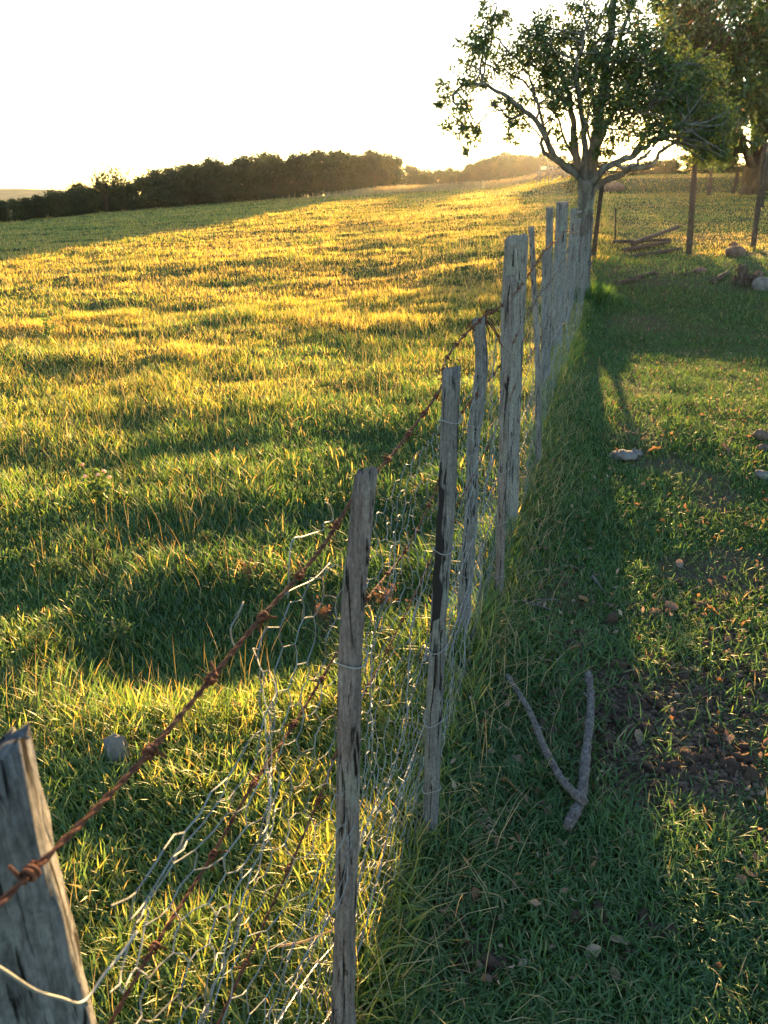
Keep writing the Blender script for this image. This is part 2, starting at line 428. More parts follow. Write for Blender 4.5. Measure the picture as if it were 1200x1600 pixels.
parts = []
for (n_, r0, r1, seg3, k) in ((330000, 1.0, 14, True, 1.6), (300000, 12, 74, False, 12)):
    x, y = polar(n_, r0, r1, -40, 40, k)
    fs = fence_side(x, y); r = np.hypot(x, y)
    keep = (fs < -.03 + .11 * rng.random(n_)) & (r > .45)
    if not seg3: keep = (fs < .1) | (r > 13 + 3 * rng.random(n_))
    keep &= rng.random(n_) > .8 * worn(x, y)
    x, y, fs, r = x[keep], y[keep], fs[keep], r[keep]; n2 = len(x)
    clump = fbm(x / .38 + 9, y / .36, 21, 2); big = fbm(x / 2.2, y / 1.6, 23, 2)
    h = (.026 + .13 * clump ** 1.8 + .10 * np.maximum(big - .45, 0)) * (.5 + .8 * rng.random(n2))
    rightside = smooth(.0, .6, fs)
    h = h * (1 - .5 * rightside) + .05 * np.exp(-(fs / .16) ** 2) * rng.random(n2)
    wd = np.maximum(.0028 + .0036 * rng.random(n2) + .004 * (rng.random(n2) < .10), .00062 * r * (.7 + .6 * rng.random(n2)))
    h = h + .0007 * r
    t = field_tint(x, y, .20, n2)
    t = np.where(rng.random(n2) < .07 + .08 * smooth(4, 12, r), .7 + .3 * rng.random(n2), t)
    az_ = np.where(rng.random(n2) < .35, 2.6 + .8 * rng.standard_normal(n2), rng.random(n2) * 6.283)
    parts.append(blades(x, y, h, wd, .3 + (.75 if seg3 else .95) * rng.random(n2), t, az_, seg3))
# grass growing up the fence line and round the tree
n_ = 10000
yy = 1.0 + 11.5 * rng.random(n_) ** 1.3; off = .10 * rng.standard_normal(n_) - .03
x = FX0 + FK * yy + off; hh = (.03 + .11 * rng.random(n_)) * np.exp(-(off / .2) ** 2) * (.5 + noise2(yy * 2.2, yy * 0, 3))
parts.append(blades(x, yy, hh, .0035 + .003 * rng.random(n_) + .0003 * yy, .2 + .8 * rng.random(n_), np.clip(.35 + .25 * rng.standard_normal(n_), 0, 1)))
merge('pasture_grass', parts, M['grass'], 'uneven green and golden pasture grass covering the open field', 'grass')

parts = []
for (n_, r0, r1, k) in ((330000, 1.0, 17, 1.6),):
    x, y = polar(n_, r0, r1, -16, 40, k)
    fs = fence_side(x, y); r = np.hypot(x, y)
    keep = (fs > .06 * rng.random(n_)) & (r > .45) & (rng.random(n_) > (.93 - .5 * smooth(4, 7, r)) * worn(x, y))
    x, y, fs, r = x[keep], y[keep], fs[keep], r[keep]; n2 = len(x)
    clump = fbm(x / .35 + 2, y / .35, 61, 2)
    h = (.018 + .055 * clump) * (.5 + .9 * rng.random(n2)) + .04 * np.exp(-(fs / .15) ** 2) * rng.random(n2) + .02 * smooth(9, 14, r)
    wd = np.maximum(.0030 + .0034 * rng.random(n2), .00062 * r)
    t = np.clip(.26 + .5 * (fbm(x / .9, y / .9, 71, 3) - .5) + .12 * rng.standard_normal(n2), 0, 1)
    t = np.where(rng.random(n2) < .04, .72 + .25 * rng.random(n2), t)
    parts.append(blades(x, y, h, wd, .4 + .8 * rng.random(n2), t))
merge('grazed_turf', parts, M['turf'], 'short grazed shaded turf beside the fence', 'turf')

# seed stalks standing above the sward
parts = []
x, y = polar(20000, 1.6, 60, -40, 12, 12)
keep = (fence_side(x, y) < -.05) & (fbm(x / 1.1, y / .9, 91, 2) + .30 * smooth(3, 8, np.hypot(x, y)) > .66)
x, y = x[keep], y[keep]; n2 = len(x); r = np.hypot(x, y)
parts.append(blades(x, y, (.10 + .18 * rng.random(n2) ** 1.4), np.maximum(.0017, .00036 * r), .1 + .6 * rng.random(n2), np.clip(.45 + .3 * rng.standard_normal(n2), 0, 1)))
# pale rough grass along the far field edge
n_ = 9000; az = np.radians(np.where(rng.random(n_) < .6, 5 + 4.2 * rng.standard_normal(n_), -2 + 14 * rng.random(n_))); r = 68 + 2.2 * rng.standard_normal(n_)
x, y = r * np.sin(az), r * np.cos(az)
parts.append(blades(x, y, .15 + .42 * rng.random(n_), .04 + .03 * rng.random(n_), .2 + .5 * rng.random(n_), .5 + .4 * rng.random(n_)))
# flattened dead thatch in the grazed turf
n_ = 5000; x, y = polar(n_, 1.0, 13, -16, 40, 1.4); k_ = (fence_side(x, y) > .1) & (fbm(x / .3, y / .3, 36, 2) > .42); x, y = x[k_], y[k_]; n2 = len(x)
parts.append(blades(x, y, .03 + .05 * rng.random(n2), np.maximum(.0014 + .0014 * rng.random(n2), .0004 * np.hypot(x, y)), .9 + .45 * rng.random(n2), .35 + .65 * rng.random(n2)))
# dead bents tangled in the fence foot
n_ = 1100; yy = .9 + 5.5 * rng.random(n_); off = .10 + .10 * rng.standard_normal(n_)
parts.append(blades(FX0 + FK * yy + off, yy, .07 + .15 * rng.random(n_), np.full(n_, .002), .6 + .8 * rng.random(n_), .5 + .5 * rng.random(n_)))
merge('dry_grass_stalk', parts, M['straw'], 'thin straw coloured seed stalks standing above the grass', 'dry grass')

# ------------------------------------------------------------------ fence posts
def post_mesh(base, top, rx, ry, seed, via=(), flat=False, taper=.92, rough=.10, sides=48, levels=44, tilt=0.0, yaw=0.0):
    g = np.random.default_rng(seed)
    base = np.asarray(base, float); top = np.asarray(top, float)
    P = resample(np.array([base - (0, 0, .15), base] + list(via) + [top]), levels)
    a = np.linspace(0, 2 * np.pi, sides, endpoint=False)
    t = np.linspace(0, 1, levels)
    ex = 3.2 if flat else 2.1
    shp = 1 / (np.abs(np.cos(a)) ** ex + np.abs(np.sin(a)) ** ex) ** (1 / ex)
    rad = np.repeat(shp[None, :], levels, 0)
    per = np.concatenate([g.random(9), ])
    ang = np.interp(a, np.linspace(0, 2 * np.pi, 10), np.append(per, per[0]))
    rad = rad * (1 + rough * (ang[None, :] - .5))
    rad = rad * (1 + rough * 1.1 * (noise2(t[:, None] * 5 + seed, a[None, :] * 0 + seed, seed) - .5))
    rad = rad * (1 + rough * .8 * (noise2(t[:, None] * 7 + 3, np.cos(a)[None, :] * 2 + np.sin(a)[None, :] * 3 + seed, seed + 5) - .5))
    rad = rad * (1 + rough * .5 * (g.random((levels, sides)) - .5))
    rad = rad * (1 - rough * .55 * np.abs(noise2(np.cos(a)[None, :] * 7 + seed + t[:, None] * 1.2, np.sin(a)[None, :] * 7 + t[:, None] * .9, seed + 8) - .5) * 2)
    kn = g.random(3) * .9; ka = g.random(3) * 6.28
    for q_ in range(3): rad = rad * (1 + rough * 1.2 * np.exp(-((t[:, None] - kn[q_]) / .03) ** 2 - ((np.angle(np.exp(1j * (a[None, :] - ka[q_])))) / .55) ** 2))
    for _ in range(7):                          # drying cracks
        c = g.integers(0, sides); t0 = g.random() * .7; ln = .25 + .5 * g.random()
        wgt = np.clip(1 - np.abs((t - t0 - ln / 2) / (ln / 2)), 0, 1)
        rad[:, c] *= 1 - wgt * min(rough * (1.2 + 1.2 * g.random()), .18)
    rad = rad * np.linspace(1, taper, levels)[:, None]
    cz, sz = math.cos(yaw), math.sin(yaw)
    ux = np.array([cz, sz, 0]); uy = np.array([-sz, cz, 0])
    V_ = P[:, None, :] + rad[:, :, None] * (rx * np.cos(a)[None, :, None] * ux + ry * np.sin(a)[None, :, None] * uy)
    V_[-1, :, 2] += rough * rx * 2.6 * (g.random(sides) - .5) + tilt * rx * np.cos(a + 1)
    V_ = V_.reshape(-1, 3)
    i = np.arange(levels - 1)[:, None] * sides; j = np.arange(sides)[None, :]; k = (j + 1) % sides
    F_ = np.stack([i + j, i + k, i + sides + k, i + sides + j], -1).reshape(-1, 4).tolist()
    o = (levels - 1) * sides; inner = len(V_)
    ctr = V_[o:o + sides].mean(0)
    ring = ctr + (V_[o:o + sides] - ctr) * .72 + np.stack([np.zeros(sides), np.zeros(sides), .003 + .006 * (g.random(sides) - .6)], 1)
    V_ = np.vstack([V_, ring, ctr[None] + (0, 0, -.002)])
    for j in range(sides):
        k = (j + 1) % sides
        F_.append([o + j, o + k, inner + k, inner + j]); F_.append([inner + j, inner + k, inner + sides])
    return V_, F_
def local_path(base, top, via):                 # centre line used for ties
    return resample(np.array([base] + list(via) + [top]), 60)
POSTS = []
def fence_post(label, tpx, bpx, wpx, mat, seed, via=(), ties=(), thick=None, flat=False, yaw=None, base=None, top=None, rough=.12, taper=.92, group='posts of the netting fence', name='fence_post', tilt=.3, levels=44):
    b = ground(*bpx) if base is None else np.asarray(base)
    tp = at_y(tpx[0], tpx[1], b[1] - .02) if top is None else np.asarray(top)
    depth = b[1] * cp + (CAM_H - (b[2] + tp[2]) / 2) * sp
    rx = wpx / 2 / F * depth
    ry = rx * (.9 if thick is None else thick)
    vi = [at_y(q[0], q[1], b[1] - .01) for q in sorted(via, key=lambda q: -q[1])]
    yaw = -math.atan2(b[0], b[1]) if yaw is None else yaw
    mb = MB(); mb.add(*post_mesh(b, tp, rx, ry, seed, vi, flat, taper, rough, tilt=tilt, yaw=yaw, levels=levels))
    root = mb.build(name, M[mat], origin=b); tag(root, label, 'fence post', group)
    path = local_path(b, tp, vi)
    for k, h in enumerate(ties):
        c = path[np.argmin(np.abs(path[:, 2] - (b[2] + h)))]
        a = np.linspace(0, 2 * np.pi, 22); q = MB()
        loop = c + np.stack([np.cos(a) * (rx * 1.10 + .002), np.sin(a) * (ry * 1.10 + .002), .006 * np.sin(a * 2 + k) + .004 * np.cos(a)], 1)
        ca, sa = math.cos(yaw), math.sin(yaw); d = loop - c
        loop = c + np.stack([d[:, 0] * ca - d[:, 1] * sa, d[:, 0] * sa + d[:, 1] * ca, d[:, 2]], 1)
        tail = [loop[-1] + np.array([-.004, -.004, -.003]), loop[-1] + np.array([-.016, -.010, -.010])]
        q.add(*tube(np.vstack([loop, tail]), .0013, 5)); q.build('wire_tie', M['tie'], root, origin=None).location = -b
    POSTS.append((b, tp)); return root, rx
b1 = np.array([FX0 + FK * .44 - .046, .44, tz(-.26, .44)])
t1 = at_y(-46, 1196, .45)
fence_post('thick split grey post cut off by the edge of the view, very close up', None, None, 132, 'wood_near', 101, base=b1, top=t1, rough=.16, tilt=.5, taper=1.0)
fence_post('knotty brown post with a rusty stained top where the barbed wire crosses', (572, 738), (534, 1642), 40, 'wood_brown', 102, via=[(549, 1000), (545, 1180), (541, 1400)], rough=.2, taper=.74, ties=(.97,), base=(FX0 + FK * 1.0 + .008, 1.0, tz(-.09, 1.0)))
p3, _ = fence_post('straight round post with blackened side and five wire ties', (706, 577), (672, 1308), 27, 'wood_grey', 103, via=[(697, 800), (683, 1010)], ties=(1.16, .86, .60, .39, .18), rough=.10)
fence_post('crooked split post with a tuft of dead vine on its top', (748, 499), (722, 1008), 20, 'wood_grey', 104, via=[(752, 580), (739, 690), (737, 790), (728, 900)], ties=(.85, .30), rough=.18)
fence_post('round stake with wire ties standing against the broad slab post', (797, 432), (779, 936), 15, 'wood_brown', 105, via=[(790, 600), (785, 760)], ties=(1.1, .82, .58, .36, .12), rough=.10)
slab, _ = fence_post('broad flat slab post, the widest of the fence, with loose pale wire on it', (807, 371), (793, 822), 31, 'wood_pale', 106, via=[(800, 520), (797, 650)], thick=.45, flat=True, taper=1.08, rough=.10)
fence_post('thin bent pole just beyond the broad slab post', (830, 355), (841, 726), 9.5, 'wood_grey', 107, via=[(834, 440), (840, 560)], rough=.14)
fence_post('short thin stake half hidden between two taller posts', (850, 391), (848, 606), 8, 'wood_grey', 108, rough=.2)
fence_post('rough narrow post just before the tall square topped one', (859, 325), (853, 600), 13, 'wood_grey', 109, flat=True, rough=.16, tilt=0)
fence_post('tall square topped plank post close before the gnarled tree', (879, 316), (868, 545), 19, 'wood_grey', 110, flat=True, thick=.6, rough=.08, tilt=0)
fence_post('grey post at the trunk with a twist of white wire at its top', (897, 327), (884, 506), 12, 'wood_grey', 111, flat=True, rough=.12)
fence_post('slim last post of the fence leaning against the gnarled trunk', (904, 342), (891, 486), 8, 'wood_grey', 112, rough=.12)
GR = 'posts of the second fence behind the tree'
fence_post('dark thin post leaning beside the gnarled tree', (942, 280), (927, 403), 7, 'wood_dark', 113, group=GR, rough=.12)
fence_post('tall straight brown pole behind the scattered logs', (1086, 254), (1076, 399), 10, 'log', 114, group=GR, rough=.1, taper=.8)
fence_post('tall slim pole at the edge of the view near the rocks', (1197, 225), (1176, 389), 8.5, 'log', 115, group=GR, rough=.1)
fence_post('far small post with a dark stub at its foot below the big crown', (1112, 262), (1107, 304), 5, 'log', 116, group=GR, levels=16)
fence_post('short dark stub at the foot of the far small post', (1109, 289), (1107, 306), 7, 'wood_dark', 117, group=GR, levels=12)
fence_post('crooked dark far post next to the big trunk', (1153, 262), (1145, 303), 6, 'wood_dark', 118, group=GR, via=[(1151, 280)], levels=16)
fence_post('dark stout post in front of the big trunk', (1199, 238), (1187, 326), 11, 'wood_dark', 119, group=GR, levels=20)
fence_post('thin upright stem standing among the scattered logs', (962, 325), (961, 378), 2.4, 'wood_dark', 120, group=GR, levels=12)

# burnt side of the straight round post: a charred patch lying on the wood, part of the post
pb, pt = POSTS[2]
mb = MB()
cp_ = resample(np.array([at_y(684, 985, pb[1] - .012), at_y(690, 820, pb[1] - .014), at_y(697, 720, pb[1] - .016)]), 40)
rx3 = 27 / 2 / F * (pb[1] * cp + (CAM_H - (pb[2] + pt[2]) / 2) * sp)
aa = np.linspace(R(188), R(282), 14)
rows = []
g = np.random.default_rng(3)
full = local_path(pb, pt, [at_y(683, 1010, pb[1] - .01), at_y(697, 800, pb[1] - .01)])
for q, c in enumerate(cp_):
    cc = full[np.argmin(np.abs(full[:, 2] - c[2]))]; tt = q / 39
    e0 = R(192) + .5 * noise2(tt * 9, 0, 5); e1 = R(282) - .9 * noise2(tt * 11, 4, 8) - (.6 if tt > .85 else 0)
    if tt < .1 or tt > .97: e1 = e0 + .25
    a_ = np.linspace(e0, e1, 14)
    rows.append(cc + np.stack([rx3 * 1.075 * np.cos(a_), rx3 * .98 * np.sin(a_), 0 * a_ + (c[2] - cc[2])], 1))
V_ = np.concatenate(rows); i = np.arange(39)[:, None] * 14 + np.arange(13)[None, :]
mb.add(V_, np.stack([i, i + 1, i + 15, i + 14], -1).reshape(-1, 4).tolist())
ch = mb.build('burnt_patch', M['char'], p3); ch.location = -pb

# ------------------------------------------------------------------ wires
def strand(P, r, n, turns, seed, nseg):
    P = resample(P, nseg); T, Nn, B = frames(P)
    L_ = np.concatenate([[0], np.cumsum(np.linalg.norm(np.diff(P, axis=0), axis=1))])
    mb = MB()
    for s_ in (0, np.pi):
        ph = L_ * turns * 2 * np.pi + s_
        mb.add(*tube(P + r * .95 * (np.cos(ph)[:, None] * Nn + np.sin(ph)[:, None] * B), r, n))
    return P, mb
barb_n = 0
def barbed_wire(label, pts, r, mat, step, seed, nseg=600, first=.15):
    P, mb = strand(np.array(pts), r, 4, 28, seed, nseg)
    root = empty('barbed_wire', P[0], label, 'barbed wire', 'barbed wires of the fence')
    o = mb.build('wire_strand', M[mat], root); o.location = -Vector(P[0])
    q = MB()
    a = np.linspace(0, 2 * np.pi * 2.5, 26); coil = np.stack([np.linspace(-.005, .005, 26), 2.5 * r * np.cos(a), 2.5 * r * np.sin(a)], 1)
    e0 = coil[0] + np.array([[-.004, -.014, .010]]); e1 = coil[-1] + np.array([[.004, .013, .012]])
    q.add(*tube(np.vstack([e0, coil, e1]), r * .8, 5))
    b = q.build('barb', M[mat], root); src = b
    L_ = np.concatenate([[0], np.cumsum(np.linalg.norm(np.diff(P, axis=0), axis=1))])
    d = first; k = 0; g = np.random.default_rng(seed)
    while d < min(L_[-1], first + 5.0):
        j = min(int(np.searchsorted(L_, d)), len(P) - 2)
        o = src if k == 0 else src.copy()
        if k: COL.objects.link(o); o.parent = root
        o.location = Vector(P[j] - P[0])
        tdir = Vector(P[j + 1] - P[j])
        e = tdir.to_track_quat('X', 'Z').to_euler(); e.rotate_axis('X', float(g.random() * 6)); o.rotation_euler = e
        d += step * (.85 + .3 * g.random()); k += 1
    return root
def wire_h(h0, y0, y1, sag, off, seed, jag=.012):
    out_ = []
    for k, y in enumerate(np.arange(y0, y1, .42)):
        g = np.random.default_rng(seed * 100 + k)
        out_.append((FX0 + FK * y + off, y, tz(FX0 + FK * y, y) + h0 + sag * math.sin(k * 1.1 + seed) + jag * (g.random() - .5)))
    return out_
FP = lambda L_, off: [tuple(fence_pt(a, b, off)) for a, b in L_]
w1 = FP([(-60, 1478), (0, 1412), (75, 1338), (200, 1212), (310, 1085), (400, 975), (500, 860), (562, 762), (588, 738), (625, 695), (690, 604)], .030)
barbed_wire('rusty barbed top wire running from post top to post top', w1 + wire_h(1.20, 1.95, 11, .015, -.02, 1), .0019, 'rust', .125, 5, 900, .06)
w2 = FP([(150, 1640), (235, 1490), (330, 1340), (392, 1232), (470, 1115), (531, 1012), (575, 935), (640, 850), (688, 745)], -.03)
barbed_wire('second rusty wire, slack, tied to the knotty post below its middle', w2 + wire_h(.98, 1.95, 10.5, .02, -.02, 2), .0017, 'rust', .13, 6, 800, .1)
w3 = FP([(320, 1650), (360, 1557), (443, 1376), (501, 1242), (540, 1140), (598, 1030), (650, 925), (684, 850)], -.032)
barbed_wire('third rusty wire, partly lost in the netting at knee height', w3 + wire_h(.72, 1.95, 10, .02, -.02, 3), .0015, 'rust', .14, 7, 800, .12)
w4 = FP([(425, 1612), (485, 1520), (545, 1440), (571, 1330), (600, 1240), (618, 1190), (640, 1100), (653, 1060), (668, 1010)], -.02)
barbed_wire('grey galvanised barbed wire hanging slack near the straight round post', w4 + wire_h(.48, 1.75, 9, .02, -.01, 4), .0011, 'galv', .09, 8, 700, .1)
w5 = FP([(470, 1650), (530, 1560), (563, 1475), (588, 1380), (618, 1255), (648, 1175), (667, 1120)], -.015)
barbed_wire('lowest grey barbed wire sagging towards the grass', w5 + wire_h(.30, 1.75, 8, .02, -.01, 5), .0011, 'galv', .09, 9, 700, .1)

# hexagonal netting: crumpled, hung on the fence line
def netting():
    g = np.random.default_rng(55)
    cu, cv = .060, .044
    u0, u1, v0, v1 = .50, 12.0, .02, 1.16
    nu, nv = int((u1 - u0) / cu), int((v1 - v0) / cv)
    def P(u, v):
        y = u / math.hypot(1, FK) + .0
        x = FX0 + FK * y
        z = terrain(x, y)
        near = np.exp(-((u - .75) / .75) ** 2)
        wav = .05 * (fbm(u * 1.7, v * 2.0, 7, 2) - .5) + .035 * (noise2(u * 7, v * 7, 8) - .5) * (1 + 1.3 * near)
        sag = .10 * (fbm(u * 1.1, v * 0, 9, 2) - .45) * v + (.05 + .07 * near) * (fbm(u * 3.3, v * 5, 10, 2) - .5)
        du = (.05 + .10 * near) * (fbm(u * 3, v * 4, 12, 2) - .5)
        return np.stack([x + wav + .012 + du * FK, y + du, z + np.maximum(v * (1 - .02 * near) + sag, .005)], -1)
    nodes, edges = {}, []
    def nid(a, b):
        if (a, b) not in nodes: nodes[(a, b)] = len(nodes)
        return nodes[(a, b)]
    for j in range(nv):
        for i_ in range(nu):
            # brick-like hexagons: a twisted pair, then a diagonal on each side
            sft = .5 * (j % 2)
            A, B_ = (i_ + sft, j + .18), (i_ + sft, j + .82)
            if g.random() > .003: edges.append((nid(*A), nid(*B_)))
            for dx in (-.5, .5):
                C_ = (i_ + sft + dx, j + 1.18)
                if g.random() > .012: edges.append((nid(*B_), nid(*C_)))
    q = np.array(list(nodes.keys()))
    U = u0 + q[:, 0] * cu; Vv = v0 + q[:, 1] * cv
    Pn = P(U, Vv); E = np.array(edges)
    a, b = Pn[E[:, 0]], Pn[E[:, 1]]
    t = b - a; ln = np.linalg.norm(t, axis=1)[:, None]; t = t / (ln + 1e-9)
    ref = np.where(np.abs(t[:, 2:]) < .9, np.array([[0, 0, 1.]]), np.array([[1., 0, 0]]))
    n1 = np.cross(t, ref); n1 /= np.linalg.norm(n1, axis=1)[:, None]; n2 = np.cross(t, n1)
    mid = (a + b) / 2 + .008 * (g.random((len(E), 3)) - .5)
    r = np.full((len(E), 1), .0009)
    r[np.hypot(a[:, 0], a[:, 1]) > 3] = .00062
    rings = []
    for p in (a, mid, b):
        for k in range(3):
            an = k * 2.0944; rings.append(p + r * (math.cos(an) * n1 + math.sin(an) * n2))
    V_ = np.stack(rings, 1).reshape(-1, 3)
    pat = []
    for s_ in (0, 3):
        for k in range(3): pat += [s_ + k, s_ + (k + 1) % 3, s_ + 3 + (k + 1) % 3, s_ + 3 + k]
    L_ = (np.arange(len(E))[:, None] * 9 + np.array(pat)).reshape(-1)
    me = fast_mesh('wire_netting', V_, L_, np.full(len(E) * 6, 4), M['net'], None, True)
    return tag(link('wire_netting', me), 'crumpled grey hexagonal wire netting hung along the posts', 'wire netting')
netting()
def loose_wire(name, label, pts, r, mat, n_=60, parent=None):
    P = resample(np.array(pts), n_); mb = MB(); mb.add(*tube(P, r, 5))
    o = mb.build(name, M[mat], parent)
    return tag(o, label, 'loose wire', 'loose wire ends on the fence')
sy = POSTS[5][0][1] - .07
loose_wire('loose_wire', 'pale kinked wire hanging down the face of the broad slab post', [at_y(a, b, sy) for a, b in ((806, 388), (808, 420), (808, 435), (817, 452), (806, 468), (797, 480), (793, 498), (782, 510), (768, 515))], .0022, 'tie')
loose_wire('loose_wire', 'bent wire end sticking up out of the netting before the knotty post', FP([(450, 935), (455, 850), (475, 838), (505, 828), (505, 818), (520, 812), (515, 790), (508, 785)], -.02), .0010, 'net')
loose_wire('loose_wire', 'stray wire looping up from the netting above the top barbed wire', FP([(380, 940), (372, 960), (360, 985), (372, 1010), (410, 960), (450, 925), (490, 905), (515, 880)], -.02), .0010, 'net')
loose_wire('loose_wire', 'slack pale wire wrapped round the close thick post', FP([(-60, 1480), (0, 1513), (55, 1548), (95, 1560), (122, 1568), (140, 1556), (165, 1520), (190, 1490), (215, 1455)], .028), .0013, 'tie')
mb = MB(); g = np.random.default_rng(8)
c = POSTS[3][1] + np.array([.02, 0, .0])
for k in range(16):
    d = g.normal(size=3) * .03
    mb.add(*tube(resample(np.array([c, c + d * .6 + (0, 0, .012), c + d + (0.01, 0, -.01 + .02 * g.random())]), 8), .0022, 4))
tag(mb.build('dead_vine', M['rust'], None), 'small rust brown knot of dead vine on the crooked split post', 'dead vine')
mb = MB(); c = POSTS[10][1] + np.array([.01, -.02, -.05])
for k in range(5):
    d = np.array([.10 + .05 * g.random(), 0, .05 * g.random() - .01])
    mb.add(*tube(resample(np.array([c - d * .6, c + (0, 0, .03 * g.random()), c + d * .6 + (0, 0, .02)]), 10), .004, 4))
tag(mb.build('wire_twist', M['tie'], None), 'twist of pale wire at the top of the post by the trunk', 'loose wire')

# ------------------------------------------------------------------ trees
def leaf_cloud(C, N_, size, g, droop=.3):
    n_ = len(C)
    d = g.normal(size=(n_, 3)); d[:, 2] -= droop; d /= np.linalg.norm(d, axis=1)[:, None]
    s_ = g.normal(size=(n_, 3)); s_ -= d * (s_ * d).sum(1)[:, None]; s_ /= np.linalg.norm(s_, axis=1)[:, None]
    up = np.cross(d, s_)
    l = size * (.65 + .7 * g.random(n_))[:, None]; wv = l * .24
    V_ = np.stack([C, C + d * l * .5 + s_ * wv + up * wv * .35, C + d * l - up * l * .08, C + d * l * .5 - s_ * wv + up * wv * .35], 1).reshape(-1, 3)
    L_ = (np.arange(n_)[:, None] * 4 + np.array([0, 1, 2, 0, 2, 3])).reshape(-1)
    return V_, L_, np.full(n_ * 2, 3)
def leaf_mesh(name, C, size, mat, seed, tint=None, droop=.3):
    g = np.random.default_rng(seed)
    V_, L_, S_ = leaf_cloud(C, len(C), size, g, droop)
    t = np.clip(.42 + .22 * g.standard_normal(len(C)), 0, .9) if tint is None else tint
    return fast_mesh(name, V_, L_, S_, mat, {'tint': np.repeat(t, 4)}, False)
def twig_cloud(center, rad, n_tw, per, g, mb=None, r0=.006, root=None, flat=(1, 1, 1)):
    pts = []
    for _ in range(n_tw):
        e = g.normal(size=3) * np.array(flat); e = center + e / np.linalg.norm(e) * rad * (.35 + .75 * g.random())
        s_ = center + g.normal(size=3) * rad * .22 if root is None else root + (center - root) * g.random() * .6
        m_ = (s_ + e) / 2 + g.normal(size=3) * rad * .18
        P = resample(np.array([s_, m_, e]), 9)
        if mb is not None: mb.add(*tube(P, np.linspace(r0, r0 * .3, 9), 4))
        k = g.random(per) ** .8
        idx = np.clip((k * 8).astype(int), 0, 8)
        pts.append(P[idx] + g.normal(size=(per, 3)) * rad * .13)
    return np.concatenate(pts)

# the gnarled tree in the fence line
tb = ground(908, 468)
TY = tb[1]
g = np.random.default_rng(21)
troot = empty('gnarled_tree', tb, 'gnarled tree with forked pale trunk growing in the fence line, sun behind it', 'tree')
def TP(px, py, dy=0.0): return at_y(px, py, TY + dy)
limbs = []
def limb(mb, pts, r0, r1, n_=30, sides=10, lump=.22):
    r0 *= .62
    P = resample(np.array([TP(*q) for q in pts]), n_)
    P = P + (fbm(np.arange(n_)[:, None] * .45, np.array([[0, 7, 14]]) + len(limbs) * 3, 5, 2) - .5) * .10 * np.linspace(0, 1, n_)[:, None]
    mb.add(*tube(P, np.linspace(r0, r1, n_) ** 1.0, sides, lump=lump, seed=len(limbs)))
    limbs.append((P, np.linspace(r0, r1, n_)))
tk = MB()
px_m = TY * cp / F
P = resample(np.array([TP(905, 500), TP(907, 468), TP(910, 420), TP(913, 360), TP(916, 312), TP(918, 282)]), 34)
rr = np.interp(np.linspace(0, 1, 34), [0, .12, .3, .6, .85, 1], [.22, .155, .118, .105, .105, .125])
tk.add(*tube(P, rr, 20, lump=.13, seed=4)); limbs.append((P, rr))
trunk = tk.build('trunk', M['bark'], troot, origin=None); trunk.location = -tb
br = MB()
limb(br, [(917, 296), (900, 272, -.05), (880, 258, -.1), (862, 238, -.2), (848, 208, -.3), (832, 186, -.35), (800, 160, -.45), (765, 138, -.5), (728, 132, -.5), (705, 150, -.5)], .085, .010, 44)
limb(br, [(880, 258, -.1), (868, 250, .1), (852, 238, .2), (846, 222, .3), (858, 205, .4)], .05, .02)
limb(br, [(915, 290), (903, 262, .05), (897, 225, .1), (893, 180, .3), (880, 120, .5), (856, 70, .6), (835, 40, .6)], .095, .014, 36)
limb(br, [(917, 288), (912, 258, -.15), (914, 220, -.3), (908, 170, -.5), (900, 110, -.6), (915, 50, -.7), (925, 20, -.7)], .08, .012, 36)
limb(br, [(919, 290), (926, 250), (932, 210, .1), (938, 165, .15), (947, 100, .2), (958, 30, .2), (966, -40, .2)], .125, .04, 40, 12)
limb(br, [(938, 170, .15), (955, 115, .5), (967, 60, .6), (985, 10, .7), (1000, -30, .7)], .06, .02)
limb(br, [(921, 290), (928, 255, .1), (945, 200, .4), (965, 160, .6), (985, 120, .8), (1005, 70, .9)], .085, .014)
limb(br, [(922, 293), (940, 268, -.2), (962, 255, -.3), (985, 246, -.4), (1008, 230, -.5), (1035, 212, -.5), (1062, 196, -.5)], .10, .014, 40)
limb(br, [(962, 255, -.3), (978, 262, -.4), (1000, 252, -.4), (1015, 238, -.4)], .045, .018)
limb(br, [(922, 298), (945, 283, .1), (972, 272, .2), (985, 262, .2), (1012, 262, .3), (1024, 250, .4), (1035, 235, .5), (1058, 222, .5)], .075, .02, 40)
limb(br, [(800, 160, -.45), (790, 172, -.3), (770, 165, -.2), (745, 180, -.1), (728, 200, 0)], .018, .006)
limb(br, [(880, 120, .5), (850, 112, .3), (815, 95, .1), (780, 70, 0), (765, 40, 0)], .03, .008)
limb(br, [(848, 208, -.3), (838, 190, -.2), (842, 165, 0), (820, 130, .1), (790, 110, .2), (750, 95, .2)], .03, .008)
limb(br, [(1020, 228, -.4), (1050, 200, .2), (1080, 190, .6), (1110, 195, .8), (1135, 215, .9)], .03, .008)
limb(br, [(932, 210, .1), (955, 190, -.2), (985, 178, -.5), (1020, 175, -.6)], .035, .01)
